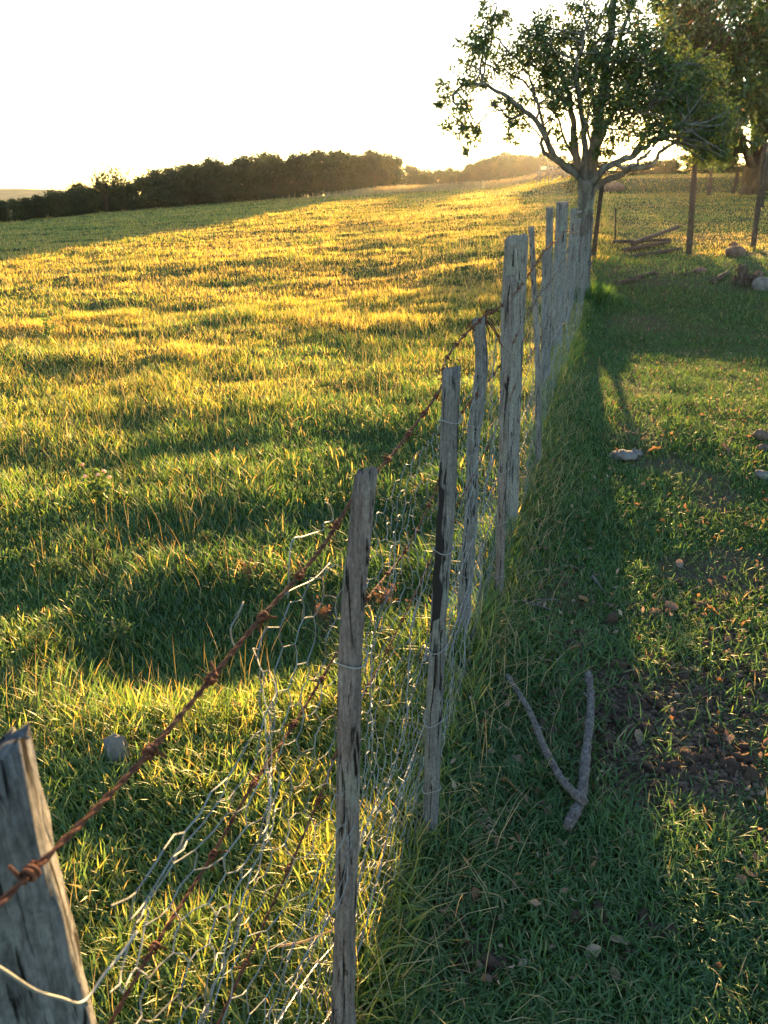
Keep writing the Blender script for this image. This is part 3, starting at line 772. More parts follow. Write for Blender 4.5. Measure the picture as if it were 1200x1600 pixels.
CL = [(720, 135, 20, .6), (700, 152, 12, .35), (686, 160, 7, .2), (728, 100, 20, .7), (745, 75, 20, .7), (772, 35, 18, .8), (790, 25, 10, .5), (760, 60, 16, .8), (745, 120, 20, .7), (775, 100, 24, 1), (800, 70, 24, 1), (810, 110, 28, 1.2),
      (720, 170, 16, .5), (730, 205, 18, .5), (722, 190, 12, .3), (727, 236, 5, .14), (742, 200, 10, .25), (790, 165, 14, .4), (812, 178, 20, .6), (795, 190, 14, .35), (830, 155, 16, .4),
      (830, 55, 24, 1), (850, 38, 20, .8), (845, 85, 28, 1.3), (870, 70, 26, 1.1), (850, 120, 30, 1.6), (880, 105, 30, 1.6), (905, 45, 22, .8), (915, 15, 18, .7), (925, 50, 20, .8), (925, 85, 26, 1.2), (905, 120, 28, 1.5),
      (870, 140, 22, 1), (860, 190, 16, .45), (880, 165, 14, .5), (868, 165, 14, .5), (930, 130, 26, 1.5), (950, 95, 26, 1.2), (960, 60, 20, .7), (950, 20, 20, .6), (975, 5, 22, .7), (1000, 20, 22, .8), (985, 50, 24, .9), (1010, 60, 26, 1.2),
      (975, 100, 28, 1.5), (1000, 95, 28, 1.4), (965, 130, 28, 1.6), (1000, 135, 30, 1.7), (1030, 110, 28, 1.5), (1025, 150, 30, 1.7), (985, 165, 28, 1.5), (960, 165, 22, 1), (1045, 180, 28, 1.4), (1010, 190, 28, 1.4), (975, 200, 24, 1.1),
      (1035, 70, 24, 1.1), (1050, 140, 24, 1.2), (955, 215, 18, .6), (1000, 215, 20, .8), (1040, 205, 22, .9), (940, 235, 12, .3), (1060, 205, 18, .7), (925, 165, 18, .7), (940, 185, 14, .4), (885, 225, 10, .2), (870, 210, 10, .2), (905, 215, 8, .15), (948, 150, 20, .8), (1072, 150, 28, 1.5), (1085, 185, 30, 1.7), (1075, 215, 24, 1.3), (1105, 160, 30, 1.6), (1112, 205, 28, 1.5), (1095, 238, 20, 1.1), (1125, 228, 20, 1.1), (1140, 190, 26, 1.3), (1130, 245, 12, .5), (1070, 110, 26, 1.3), (1100, 120, 26, 1.2), (1055, 165, 26, 1.3), (1015, 95, 26, 1.2), (1045, 120, 26, 1.2)]
for pts in ([(905, 262, .1), (886, 225, .2), (872, 190, .2), (862, 150, .3), (848, 100, .3)], [(930, 240, .2), (918, 200, .3), (922, 150, .4), (905, 90, .5)], [(936, 190, .1), (925, 140, -.2), (932, 90, -.4), (918, 40, -.5)],
            [(948, 195, .4), (978, 150, .3), (990, 110, .2), (1020, 60, .1)], [(985, 246, -.4), (1010, 205, -.2), (1020, 165, 0), (1040, 110, .1)], [(858, 226, -.2), (846, 185, -.2), (836, 150, -.1), (806, 80, 0)], [(820, 176, -.4), (800, 185, -.3), (780, 172, -.3), (760, 178, -.3)]):
    limb(br, pts, .035, .007, 26, 7)
for q in list(CL):
    if q[0] > 1050: CL.append((q[0] + g.normal() * 8, q[1] + g.normal() * 8 - 4, q[2], q[3], 1.3))  # extra clusters added sunward to shade this part of the crown
    if q[2] > 13: CL.append((q[0] + g.normal() * 20, q[1] + g.normal() * 18, q[2] * .8, q[3] * .5))
LP = []
allv = np.concatenate([p for p, _ in limbs[1:]])
for (px, py, rp, amt, *more) in CL:
    dy = .9 * (g.random() - .5) * (1.4 if rp > 15 else .6)
    c = TP(px, py, dy - .15); rad = rp / F * TY * 1.38
    j = np.argmin(np.linalg.norm(allv - c, axis=1) + .4 * np.maximum(allv[:, 2] - c[2], 0))
    a = allv[j]; mid = (a + c) / 2 + g.normal(size=3) * .06
    br.add(*tube(resample(np.array([a, mid, c]), 12), np.linspace(.014, .006, 12), 5))
    if px > 1050 or more: c = TP(px, py, dy + .5 + (more[0] if more else 0))
    LP.append(twig_cloud(c, rad, int((12 if amt > 1 else 9) * amt) + 3, 18, g, br, .005))
LP = np.concatenate(LP); print('tree leaves', len(LP))
branches = br.build('limb', M['bark'], troot); branches.location = -tb
lv = link('crown', leaf_mesh('crown', LP, .054, M['leaf'], 5), troot); lv.location = -tb
# tall grass collar at the trunk
n_ = 2600; aa = rng.random(n_) * 6.283; rr_ = .18 + .45 * rng.random(n_) ** 1.6
x, y = tb[0] + .12 + rr_ * np.cos(aa), tb[1] - .1 + rr_ * np.sin(aa)
merge('grass_tuft', [blades(x, y, (.08 + .26 * rng.random(n_)) * np.exp(-(rr_ - .18) / .3), .006 + .006 * rng.random(n_), .2 + .6 * rng.random(n_), np.clip(.15 + .15 * rng.standard_normal(n_), 0, 1))], M['turf'], 'tall grass collar round the foot of the gnarled trunk', 'grass')

# the big dark tree
def big_tree():
    b = ground(1172, 304); Yb = b[1]; g = np.random.default_rng(31)
    root = empty('broadleaf_tree', b, 'big dark dense tree with low hanging crown and stout trunk', 'tree')
    q = lambda px, py, dy=0.0: at_y(px, py, Yb + dy)
    k = Yb / F
    mb = MB()
    P = resample(np.array([q(1172, 318), q(1172, 300), q(1175, 270), q(1180, 240), q(1186, 200), q(1195, 140)]), 26)
    mb.add(*tube(P, np.interp(np.linspace(0, 1, 26), [0, .2, .5, 1], [21 * k, 13 * k, 10 * k, 7 * k]), 16, lump=.2, seed=9))
    t = mb.build('trunk', M['bark_dark'], root); t.location = -b
    lm = MB(); lv_ = []
    for pts, r0 in (([(1176, 262), (1165, 235, -1), (1158, 215, -2), (1150, 190, -2), (1120, 150, -3), (1080, 120, -3)], 6), ([(1180, 245), (1195, 215, -1), (1215, 170, -2), (1240, 120, -3)], 7),
                    ([(1190, 180), (1170, 120, 0), (1130, 60, 1), (1090, 10, 1)], 6), ([(1195, 140), (1210, 60, 0), (1200, -40, 0)], 8), ([(1150, 190, -2), (1130, 215, -3), (1110, 235, -3)], 3), ([(1190, 190), (1240, 90, 2), (1290, 30, 2)], 6)):
        P = resample(np.array([q(*a) for a in pts]), 24); lm.add(*tube(P, np.linspace(r0 * k, k, 24), 8, lump=.2, seed=len(lv_))); lv_.append(P)
    allp = np.concatenate(lv_)
    pts, tn = [], []
    spec = [(1060, 20, 34), (1100, 10, 40), (1150, 0, 44), (1195, -10, 44), (1075, 55, 34), (1115, 55, 38), (1160, 50, 40), (1200, 50, 40), (1240, 30, 50), (1068, 95, 34), (1100, 100, 38), (1140, 95, 38), (1180, 95, 36),
            (1070, 140, 34), (1110, 140, 38), (1148, 140, 34), (1185, 145, 26), (1080, 180, 32), (1115, 180, 34), (1150, 180, 28), (1195, 185, 20), (1100, 212, 28), (1130, 215, 28), (1095, 236, 18), (1125, 242, 20), (1148, 245, 12),
            (1185, 225, 12), (1190, 205, 16), (1200, 120, 24), (1230, 110, 44), (1270, 90, 50), (1300, 30, 55), (1240, -30, 60), (1180, -60, 55), (1110, -50, 50), (1060, -35, 40), (1040, 5, 18), (1290, 140, 40), (1330, 90, 45), (1250, 170, 36), (1045, 60, 18), (1175, 165, 16), (1196, 95, 16)]
    for (px, py, rp) in spec:
        for dep in ((-3.2, -1.2, 1.5) if rp > 24 else (-2.2, 0)):
            c = q(px + g.normal() * 6, py + g.normal() * 6, dep + .5 * g.normal())
            a = allp[np.argmin(np.linalg.norm(allp - c, axis=1))]
            lm.add(*tube(resample(np.array([a, (a + c) / 2 + g.normal(size=3) * .25, c]), 8), np.linspace(.06, .02, 8), 5))
            p = twig_cloud(c, rp * k * 1.05, 11 if rp > 24 else 7, 22, g, lm, .016)
            pts.append(p)
            tt = np.clip(.30 + .2 * g.standard_normal(len(p)) + .12 * g.normal() + (.2 if px > 1165 and dep < 0 else 0), 0, .82)
            tn.append(tt)
    pts = np.concatenate(pts); tn = np.concatenate(tn); print('big tree leaves', len(pts))
    tn[g.random(len(tn)) < .004] = .97
    o = lm.build('limb', M['bark_dark'], root); o.location = -b
    o = link('crown', leaf_mesh('crown', pts, .235, M['leaf_deep'], 6, tn, .6), root); o.location = -b
big_tree()
# weathered boards stacked against the big trunk
bb = ground(1184, 305)
mb = MB(); k = bb[1] / F
for j in range(7):
    z0 = j * 6.2 * k; a = (j % 2 - .5) * .08
    for (x0, x1) in ((-13 * k, 13 * k),):
        P = np.array([(x0 + bb[0], bb[1] - .8 + a, bb[2] + z0 + .03), (x1 + bb[0], bb[1] - .8 - a, bb[2] + z0 + .05 + a * .5)])
        v, f = tube(resample(P, 6), 2.3 * k, 4, lump=.2, seed=j); mb.add(v, f)
for x0 in (-9, 9):
    mb.add(*tube(np.array([(bb[0] + x0 * k, bb[1] - .72, bb[2] - .1), (bb[0] + x0 * k, bb[1] - .72, bb[2] + 43 * k)]), 2 * k, 4))
tag(mb.build('slatted_crate', M['wood_dark'], None, False), 'dark slatted wooden crate standing at the foot of the big trunk', 'crate')

# woodland beyond the field: a few kinds of tree, each copied
def far_tree(seed, h, w_, dead=False, n_lobe=20, per=150, name='woodland_tree'):
    g = np.random.default_rng(seed); root = empty(name, (0, 0, 0))
    mb = MB(); P = resample(np.array([(0, 0, -.3), (.1 * g.normal(), 0, h * .3), (.2 * g.normal(), .2 * g.normal(), h * .8)]), 12)
    mb.add(*tube(P, np.linspace(.028 * h, .008 * h, 12), 6, lump=.2, seed=seed)); pts = []
    for k in range(n_lobe):
        a = g.random() * 6.283; u = g.random(); zz = h * (.06 + .88 * u); rad = w_ * .5 * (1 - .5 * abs(2 * u - .7)) * (.35 + .65 * g.random())
        c = np.array([rad * math.cos(a), rad * math.sin(a), zz]); b = P[min(int(u * 9), 11)]
        mb.add(*tube(resample(np.array([b, (b + c) / 2 + (0, 0, -.1), c]), 5), np.linspace(.009 * h, .003 * h, 5), 4))
        R_ = w_ * (.15 + .12 * g.random())
        d = g.normal(size=(per, 3)); d /= np.linalg.norm(d, axis=1)[:, None]
        pts.append(c + d * (R_ * g.random((per, 1)) ** .45) * np.array([1, 1, .8]) * (1 + .25 * g.normal(size=(per, 1))))
    pts = np.concatenate(pts)
    t = np.clip(.4 + .2 * g.standard_normal(len(pts)) + (seed % 5 - 2) * .14, 0, 1)
    mb.build('trunk', M['bark_dark'], root)
    if dead: pts = pts[::7]
    link('crown', leaf_mesh('crown', pts, .30, M['leaf_wood'], seed, t), root)
    return root
protos = [far_tree(200, 4.4, 3.6), far_tree(201, 5.0, 3.2), far_tree(202, 4.0, 4.2), far_tree(203, 4.8, 4.0, n_lobe=20), far_tree(204, 3.4, 3.2)]
used = [False] * len(protos)
def copy_tree(o, parent=None):
    c = o.copy(); COL.objects.link(c)
    if parent is not None: c.parent = parent
    for ch in list(o.children): copy_tree(ch, c)
    return c
def plant(k, x, y, sc, rz, label, group, sz=1.0):
    o = protos[k] if not used[k] else copy_tree(protos[k]); used[k] = True
    o.location = (x, y, tz(x, y) - .05); o.rotation_euler = (0, 0, rz); o.scale = (sc, sc, sc * sz)
    return tag(o, label, 'tree', group)
g = np.random.default_rng(77)
WL = ['dark dense tree in the woodland edge beyond the field']
def skyline(px):                                # photo row of the tree tops
    return float(np.interp(px, [-120, 0, 70, 110, 160, 200, 260, 330, 420, 480, 540, 590, 625, 645, 700, 735, 775, 850, 900], [322, 318, 304, 292, 287, 280, 263, 252, 243, 240, 236, 238, 243, 264, 262, 258, 243, 240, 243]))
def wood_row(px0, px1, step, dist, drop, group, label, jit=2.0):
    px = px0
    while px < px1:
        p = px + g.normal() * step * .2
        d = dist(p) + g.normal() * jit
        dr = ray(p, 310); s_ = d / math.hypot(dr[0], dr[1]); x, y = dr[0] * s_, dr[1] * s_
        dt = ray(p, skyline(p) + drop + abs(g.normal()) * 7 - 3); top = CAM_H + dt[2] / math.hypot(dt[0], dt[1]) * d
        hh = max(1.6, top - tz(x, y)); k = int(g.integers(0, 5))
        sc = hh / (4.4, 5.0, 4.0, 4.8, 3.4)[k]
        o = plant(k, x, y, sc, g.random() * 6.28, label, group); px += step
dist_wood = lambda p: float(np.interp(p, [-150, 0, 300, 640], [66, 68, 73, 78]))
wood_row(-130, 626, 17, dist_wood, 3, 'front trees of the woodland', 'dark bushy tree at the front edge of the woodland beyond the field', 1.0)
wood_row(-120, 606, 20, lambda p: dist_wood(p) + 4.5, -1, 'trees behind the woodland edge', 'tree crown showing just above the woodland edge', 1.2)
wood_row(640, 800, 9, lambda p: 100, 0, 'low trees in the dip of the skyline', 'low hazy tree in the dip of the skyline beside the hill', 2)
wood_row(640, 770, 11, lambda p: 90, 14, 'low trees in the dip of the skyline', 'low hazy tree in the dip of the skyline beside the hill', 1)
wood_row(730, 900, 8, lambda p: 128, -2, 'trees covering the glowing hill', 'hazy tree on the rounded hill under the low sun', 6)
wood_row(770, 890, 16, lambda p: 112, 10, 'trees at the foot of the glowing hill', 'hazy tree at the foot of the rounded hill', 3)
# bush and pale sapling in front of the woodland
def small(px, py, h, w_, seed, label, name, matn='shrub', n_lobe=9):
    b = ground(px, py); root = far_tree(seed, h, w_, n_lobe=n_lobe, per=70, name=name)
    root.location = b; tag(root, label, 'shrub' if 'shrub' in name else 'tree')
    for ch in root.children:
        if ch.name.startswith('crown'): ch.data.materials[0] = M[matn]
small(527, 303, 1.7, 1.5, 301, 'small bright green bush standing alone before the woodland', 'shrub')
small(542, 300, 3.4, 2.0, 302, 'pale slender tree standing out before the dark woodland', 'slender_tree', 'leaf_wood', 5)
small(612, 293, 3.3, 2.8, 303, 'sunlit yellowish tree at the end of the woodland', 'woodland_tree', 'shrub', 12)
# bare twiggy treetop rising over the woodland
def bare_tree(px, pyt, dist, seed):
    dr = ray(px, 310); s_ = dist / math.hypot(dr[0], dr[1]); x, y = dr[0] * s_, dr[1] * s_; z = tz(x, y)
    dt = ray(px, pyt); hh = CAM_H + dt[2] / math.hypot(dt[0], dt[1]) * dist - z; g = np.random.default_rng(seed)
    root = empty('bare_tree', (x, y, z), 'thin half bare treetop sticking up above the woodland', 'tree'); mb = MB(); pts = []
    for k in range(11):
        e = np.array([g.normal() * .45, g.normal() * .3, hh * (.75 + .25 * g.random())])
        P = resample(np.array([(0, 0, 0), (e[0] * .3, 0, hh * .5), e]), 10); mb.add(*tube(P, np.linspace(.06, .015, 10), 5))
        pts.append(P[g.integers(5, 10, 34)] + g.normal(size=(34, 3)) * .17)
    mb.build('trunk', M['bark_dark'], root); link('crown', leaf_mesh('crown', np.concatenate(pts), .22, M['leaf_wood'], seed, np.full(34 * 11, .9)), root)
bare_tree(165, 268, 70, 401); bpy.data.objects['bare_tree']['label'] = 'slim half bare treetop beside the taller bare one above the woodland'
bare_tree(187, 262, 70, 402)
# hedge bushes behind the bank
for i_, (px, top, d, wpx) in enumerate(((905, 248, 54, 40), (935, 246, 55, 40), (968, 249, 54, 38), (1000, 246, 56, 40), (1032, 243, 55, 40), (1066, 238, 54, 44), (1100, 238, 56, 44), (1135, 248, 55, 40), (1170, 250, 56, 40), (1210, 246, 55, 44), (1250, 244, 56, 44), (1300, 244, 56, 44))):
    dr = ray(px, 310); s_ = d / math.hypot(dr[0], dr[1]); x, y = dr[0] * s_, dr[1] * s_
    dt = ray(px, top); hh = CAM_H + dt[2] / math.hypot(dt[0], dt[1]) * d - tz(x, y)
    k = i_ % 5
    o = copy_tree(protos[k]); o.name = 'hedge_bush'; o.location = (x, y, tz(x, y) - .2); o.rotation_euler = (0, 0, i_ * 1.7)
    sc = hh / (4.4, 5.0, 4.0, 4.8, 3.4)[k]; o.scale = (max(sc, .6) * 1.15, max(sc, .6) * 1.15, sc)
    tag(o, 'dark bush in the hedge on top of the grassy bank', 'bush', 'hedge bushes along the bank')
# far fence stakes before the woodland and at the field edge
for i_, (px, pb_, h) in enumerate(((484, 306, 1.0), (496, 306, 1.2), (510, 305, 1.1), (582, 293, 1.6), (618, 297, 1.3), (660, 291, 1.1), (687, 290, 1.2), (705, 292, 1.3), (743, 288, 1.2), (760, 288, 1.1), (790, 286, 1.1))):
    b = ground(px, pb_)
    mb = MB(); mb.add(*tube(np.array([b - (0, 0, .2), b + (.02, 0, h * .5), b + (.05 * math.sin(i_), 0, h)]), .055, 6, lump=.2, seed=i_))
    tag(mb.build('fence_stake', M['wood_pale'], None, origin=b), 'thin pale stake of the far boundary fence below the trees', 'fence stake', 'stakes of the far boundary fence')
# brushwood pile of bent poles on the bank
mb = MB(); bc = at_y(852, 275, 50.0); bz = tz(bc[0], bc[1]); g = np.random.default_rng(5)
for k in range(13):
    x0 = bc[0] - 1.3 + g.random() * 2.4; x1 = x0 + .8 + 1.2 * g.random(); yy = bc[1] + g.normal() * .3
    mb.add(*tube(resample(np.array([(x0, yy, bz + .1 + .3 * g.random()), ((x0 + x1) / 2, yy, bz + .5 + .45 * g.random()), (x1, yy + .2, bz + .25 + .5 * g.random())]), 10), .03, 5))
for k in range(5):
    x0 = bc[0] - .5 + k * .25; mb.add(*tube(np.array([(x0, bc[1], bz - .1), (x0 + .1 * g.normal(), bc[1], bz + .8 + .3 * g.random())]), .03, 5))
tag(mb.build('brushwood_pile', M['wood_pale'], None), 'heap of bent pale poles on the bank below the hill', 'brushwood')

# ------------------------------------------------------------------ stones, logs, clods
def lump(r, seed, sub=3, rough=.35, flat=.7):
    import bmesh
    bm = bmesh.new(); bmesh.ops.create_icosphere(bm, subdivisions=sub, radius=1)
    v = np.array([q.co for q in bm.verts]); f = [[q.index for q in p.verts] for p in bm.faces]; bm.free()
    n1 = fbm(v[:, 0] * 1.3 + seed * 3.1 + v[:, 2], v[:, 1] * 1.3 + seed - v[:, 2], seed, 2) + .5 * fbm(v[:, 0] * 3.5 + v[:, 2] * 2, v[:, 1] * 3.5 + seed, seed + 3, 3)
    v = v * (1 + rough * 1.6 * (n1 - .75))[:, None]
    v[:, 2] *= flat; v = v * np.asarray(r)
    v[:, 2] = np.maximum(v[:, 2], -.4 * np.asarray(r).max() * flat)
    return v, f
def rock(px, py, wpx, hpx, label, seed, mat='stone', name='rock', cat='rock', rough=.35, group=None, rz=0.0, shade=True):
    b = ground(px, py); k = (b[1] * cp + (CAM_H - b[2]) * sp) / F
    v, f = lump((wpx / 2 * k, wpx / 2.4 * k, hpx * k * .75), seed, 3, rough, 1.0)
    mb = MB(); mb.add(v, f); o = mb.build(name, M[mat], None, shade); o.location = b + (0, 0, hpx * k * .18); o.rotation_euler[2] = rz
    return tag(o, label, cat, group)
rock(187, 1190, 40, 52, 'grey wedge of stone in the grass behind the close post', 1, 'stone', rough=.5, shade=False)
rock(1148, 400, 30, 16, 'rounded brown boulder beyond the worn earth, larger of the touching two', 2, 'redstone')
rock(1146, 386, 14, 9, 'small boulder just behind the rounded brown one', 3, 'redstone')
rock(1192, 452, 36, 20, 'broad tilted stone cut by the edge of the view', 4, 'stone')
rock(1093, 426, 22, 9, 'flat sunlit reddish stone on the worn earth', 5, 'redstone')
rock(1184, 433, 12, 10, 'small stone between the stump and the tilted stone', 6, 'redstone')
rock(958, 298, 34, 14, 'brown mound of earth at the foot of the bank behind the tree', 7, 'redstone', 'earth_mound', 'mound', .2)
rock(738, 291, 12, 4, 'low grey stone in the far pale grass', 8, 'stone')
rock(1188, 684, 30, 14, 'grey brown lump of old dung, uppermost of those by the view edge', 9, 'soil', 'dung_lump', 'dung', .5)
rock(1192, 702, 22, 8, 'thin reddish lump of dung between two bigger ones', 10, 'soil', 'dung_lump', 'dung', .5)
rock(1190, 746, 26, 12, 'pale grey lump of old dung, lowest of those by the view edge', 11, 'stone', 'dung_lump', 'dung', .5)
rock(972, 716, 44, 14, 'weathered grey fibrous root clump lying in the turf', 12, 'stone', 'root_clump', 'root clump', .7)
rock(990, 712, 26, 9, 'paler end of the root clump with a thin tip', 13, 'stone', 'root_clump', 'root clump', .7, rz=.4)
def pole(name, label, a, b, wpx, mat, cat, seed, lift=(0, 0), group=None, mid=None, sides=9, lump_=.18):
    A, B = ground(*a), ground(*b); k = ((A[1] + B[1]) / 2 * cp + (CAM_H - A[2]) * sp) / F; r = wpx / 2 * k
    pts = [A + (0, 0, r * .7 + lift[0])] + ([] if mid is None else [ground(*m_) + (0, 0, r * .7 + np.mean(lift)) for m_ in mid]) + [B + (0, 0, r * .7 + lift[1])]
    P = resample(np.array(pts), 34); mb = MB(); mb.add(*tube(P, np.linspace(r * 1.1, r * .85, 34), sides, lump=lump_, seed=seed))
    return tag(mb.build(name, M[mat], None, origin=A), label, cat, group), P, r
GL = 'poles lying by the second fence'
pole('fallen_log', 'thickest of the scattered poles, its far end raised on the one below', (988, 385), (1058, 368), 7, 'log', 'log', 1, (.02, .16), GL)
pole('fallen_log', 'dark pole lying flat beneath the raised one', (957, 381), (1046, 381), 5, 'log', 'log', 2, (.02, .06), GL)
pole('fallen_log', 'tilted pole lying between the dark flat one and the lowest one', (973, 394), (1046, 381), 6, 'log', 'log', 3, (0, .02), GL)
pole('fallen_log', 'weathered pole lying lowest of the scattered poles', (987, 404), (1064, 391), 6, 'log', 'log', 4, (0, 0), GL)
pole('fallen_board', 'brown split board lying in the shade beyond the tree', (962, 447), (1000, 438), 7, 'log', 'board', 5)
pole('fallen_board', 'brown narrow board touching the wider split one', (985, 440), (1022, 428), 7, 'log', 'board', 6)
pole('fallen_board', 'short board end in the worn earth near the sunlit stone', (1070, 432), (1092, 424), 5, 'log', 'board', 7)
pole('fallen_board', 'weathered board leaning towards the split stump', (1112, 444), (1136, 430), 9, 'log', 'board', 8)
# split stump
b = ground(1158, 446); k = b[1] / F; mb = MB()
mb.add(*post_mesh(b, b + np.array([0, .05, 28 * k]), 7 * k, 6 * k, 71, flat=True, rough=.2, levels=20))
mb.add(*post_mesh(b + (9 * k, -.05, 0), b + np.array([12 * k, -.1, 16 * k]), 10 * k, 6 * k, 72, flat=True, rough=.3, levels=20))
mb.add(*post_mesh(b + (-8 * k, 0, 0), b + np.array([-9 * k, 0, 14 * k]), 4 * k, 5 * k, 73, flat=True, rough=.3, levels=20))
tag(mb.build('tree_stump', M['log'], None), 'broken brown stump with upright splinter among the stones', 'stump')
# the two crossed sticks
def stick(label, px_pts, w0, w1, seed, lift, forks=()):
    P = np.array([ground(*q) for q in px_pts]); k = (P[:, 1].mean() * cp + (CAM_H - P[:, 2].mean()) * sp) / F
    P[:, 2] += np.interp(np.linspace(0, 1, len(P)), [0, 1], lift) + w0 / 2 * k
    P = resample(P, 60); mb = MB(); mb.add(*tube(P, np.linspace(w0 / 2 * k, w1 / 2 * k, 60), 12, lump=.28, seed=seed))
    g = np.random.default_rng(seed)
    for j in (9, 21, 33, 46):
        d = g.normal(size=3) * (.02, .02, .01); r_ = w1 / 5 * k; mb.add(*tube(resample(np.array([P[j], P[j] + d * .5 + (0, 0, .004), P[j] + d]), 6), np.linspace(r_ * 1.4, r_ * .6, 6), 6, lump=.3, seed=j))
    return tag(mb.build('fallen_stick', M['twig'], None, origin=P[0]), label, 'stick', 'crossed sticks on the turf')
stick('thicker knobbly stick, nearly straight, under the other one', [(884, 1310), (905, 1265), (914, 1190), (921, 1120), (917, 1070)], 17, 13, 31, (.022, .034))
stick('thinner dark curved stick lying across the thicker one', [(912, 1282), (880, 1250), (850, 1195), (825, 1130), (791, 1072)], 12, 8.5, 32, (.052, .034))
# soil clods
cl_protos = []
def clod(i_, p, r):
    if i_ < 6:
        mb = MB(); mb.add(*lump((1, .85, .65), 40 + i_, 3, 1.15, 1.0)); o = mb.build('soil_clod', M['soil'], None); cl_protos.append(o)
    else: o = cl_protos[i_ % 6].copy(); COL.objects.link(o)
    o.location = (p[0], p[1], tz(p[0], p[1]) + r * .3); o.rotation_euler = (.4 * rng.standard_normal(), .4 * rng.standard_normal(), rng.random() * 6.28); o.scale = (r, r, r * .9)
    return tag(o, 'dark crumbly clod of earth lying in the worn turf patch', 'soil clod', 'earth clods in the worn patch')
spots_ = [(1080, 1020, 90, 14), (960, 1100, 60, 8), (1010, 1120, 45, 24), (1085, 1185, 40, 20), (985, 1195, 30, 12), (1130, 1095, 40, 14), (1040, 1050, 40, 12), (1025, 1215, 30, 12), (1150, 1210, 14, 4), (905, 1100, 25, 5), (1165, 1045, 25, 8), (880, 1010, 20, 3), (985, 590, 12, 3), (700, 1430, 20, 3), (745, 1500, 20, 3), (905, 1000, 25, 5), (1050, 960, 40, 7), (945, 1065, 30, 8), (1110, 1000, 35, 8), (1185, 1120, 20, 6), (900, 885, 25, 3), (1150, 930, 40, 5), (870, 1160, 20, 4), (1000, 1450, 60, 5), (1090, 1130, 110, 10), (1000, 960, 70, 6)]
i_ = 0; crumbs = []
for (px, py, s_, c_n) in spots_:
    c0 = ground(px, py); kk = (c0[1] * cp + (CAM_H - c0[2]) * sp) / F
    for _ in range(c_n):
        p = ground(px + rng.normal() * s_, py + rng.normal() * s_ * .5); r = .010 + .021 * rng.random() ** 1.6
        clod(i_, p, r); i_ += 1
    for _ in range(c_n * 26):
        p = c0 + np.array([rng.normal() * s_ * 1.25 * kk, rng.normal() * s_ * 1.0 * kk, 0]); p[2] = tz(p[0], p[1]); crumbs.append((p, .003 + .009 * rng.random() ** 2))
mb = MB(); base_l = [lump((1, .9, .7), 90 + q, 1, .8, 1.0) for q in range(5)]
for q, (p, r) in enumerate(crumbs):
    v, f = base_l[q % 5]; a = q * 1.3; v2 = np.stack([v[:, 0] * math.cos(a) - v[:, 1] * math.sin(a), v[:, 0] * math.sin(a) + v[:, 1] * math.cos(a), v[:, 2]], 1)
    mb.add(v2 * r + p + (0, 0, r * .3), f)
tag(mb.build('loose_soil', M['soil'], None), 'fine crumbs of loose earth in the worn turf', 'soil', kind='stuff')

# ------------------------------------------------------------------ fallen leaves, twigs, weeds
def dead_leaf_mesh(seed):
    g = np.random.default_rng(seed); nu_, nv_ = 9, 5; V_ = []
    for i in range(nu_):
        u = i / (nu_ - 1); wv = .30 * math.sin(math.pi * u ** .8) ** .8
        for j in range(nv_):
            v = j / (nv_ - 1) * 2 - 1
            V_.append((u - .5, v * wv, .35 * (v * wv) ** 2 * 4 * g.random() + .22 * math.sin(u * 3 + seed) * (.5 + g.random() * .3) + .02 * g.normal()))
    F_ = [(i * nv_ + j, i * nv_ + j + 1, (i + 1) * nv_ + j + 1, (i + 1) * nv_ + j) for i in range(nu_ - 1) for j in range(nv_ - 1)]
    return np.array(V_), F_
lf = []
def fallen(px, py, lpx, label, seed, tint=.5, group=None, rz=None, up=.02):
    p = ground(px, py); k = (p[1] * cp + (CAM_H - p[2]) * sp) / F
    v, f = dead_leaf_mesh(seed); mb = MB(); mb.add(v * lpx * k * 1.1, f, tint)
    o = mb.build('fallen_leaf', M['dry_leaf'], None); o.location = p + (0, 0, up); o.rotation_euler = (.5 * rng.standard_normal(), .5 * rng.standard_normal(), rng.random() * 6.28 if rz is None else rz)
    return tag(o, label, 'leaf', group)
fallen(797, 1243, 44, 'long curled grey leaf between the round post and the crossed sticks', 1, .55, rz=-.7, up=.03)
fallen(895, 1020, 30, 'upright brown leaf just above the thicker stick', 2, .55)
fallen(912, 940, 26, 'pale folded leaf near the fence side of the turf', 3, .9)
fallen(873, 820, 22, 'pale leaf alone on the turf beside the slab post', 4, .9)
fallen(1170, 1372, 34, 'rusty brown leaf in the lit grass by the view edge', 5, .3)
fallen(738, 1410, 40, 'dark brown leaf at the foot of the netting', 6, .2)
fallen(995, 680, 20, 'small orange brown leaf glowing above the root clump', 7, .45)
fallen(970, 1480, 34, 'grey green leaf on the turf near the bottom edge', 8, .8)
fallen(925, 1495, 30, 'withered pale leaf with a stalk near the bottom edge', 9, 1.0)
fallen(845, 1075, 28, 'reddish leaf beside the thin end of the curved stick', 10, .35)
for q in range(46):
    px, py = 700 + 500 * rng.random(), 600 + 980 * rng.random() ** .8
    fallen(px, py, 10 + 16 * rng.random(), 'small withered brown leaf scattered on the turf', 20 + q % 12, .15 + .6 * rng.random(), 'withered leaves scattered on the turf', up=.022)
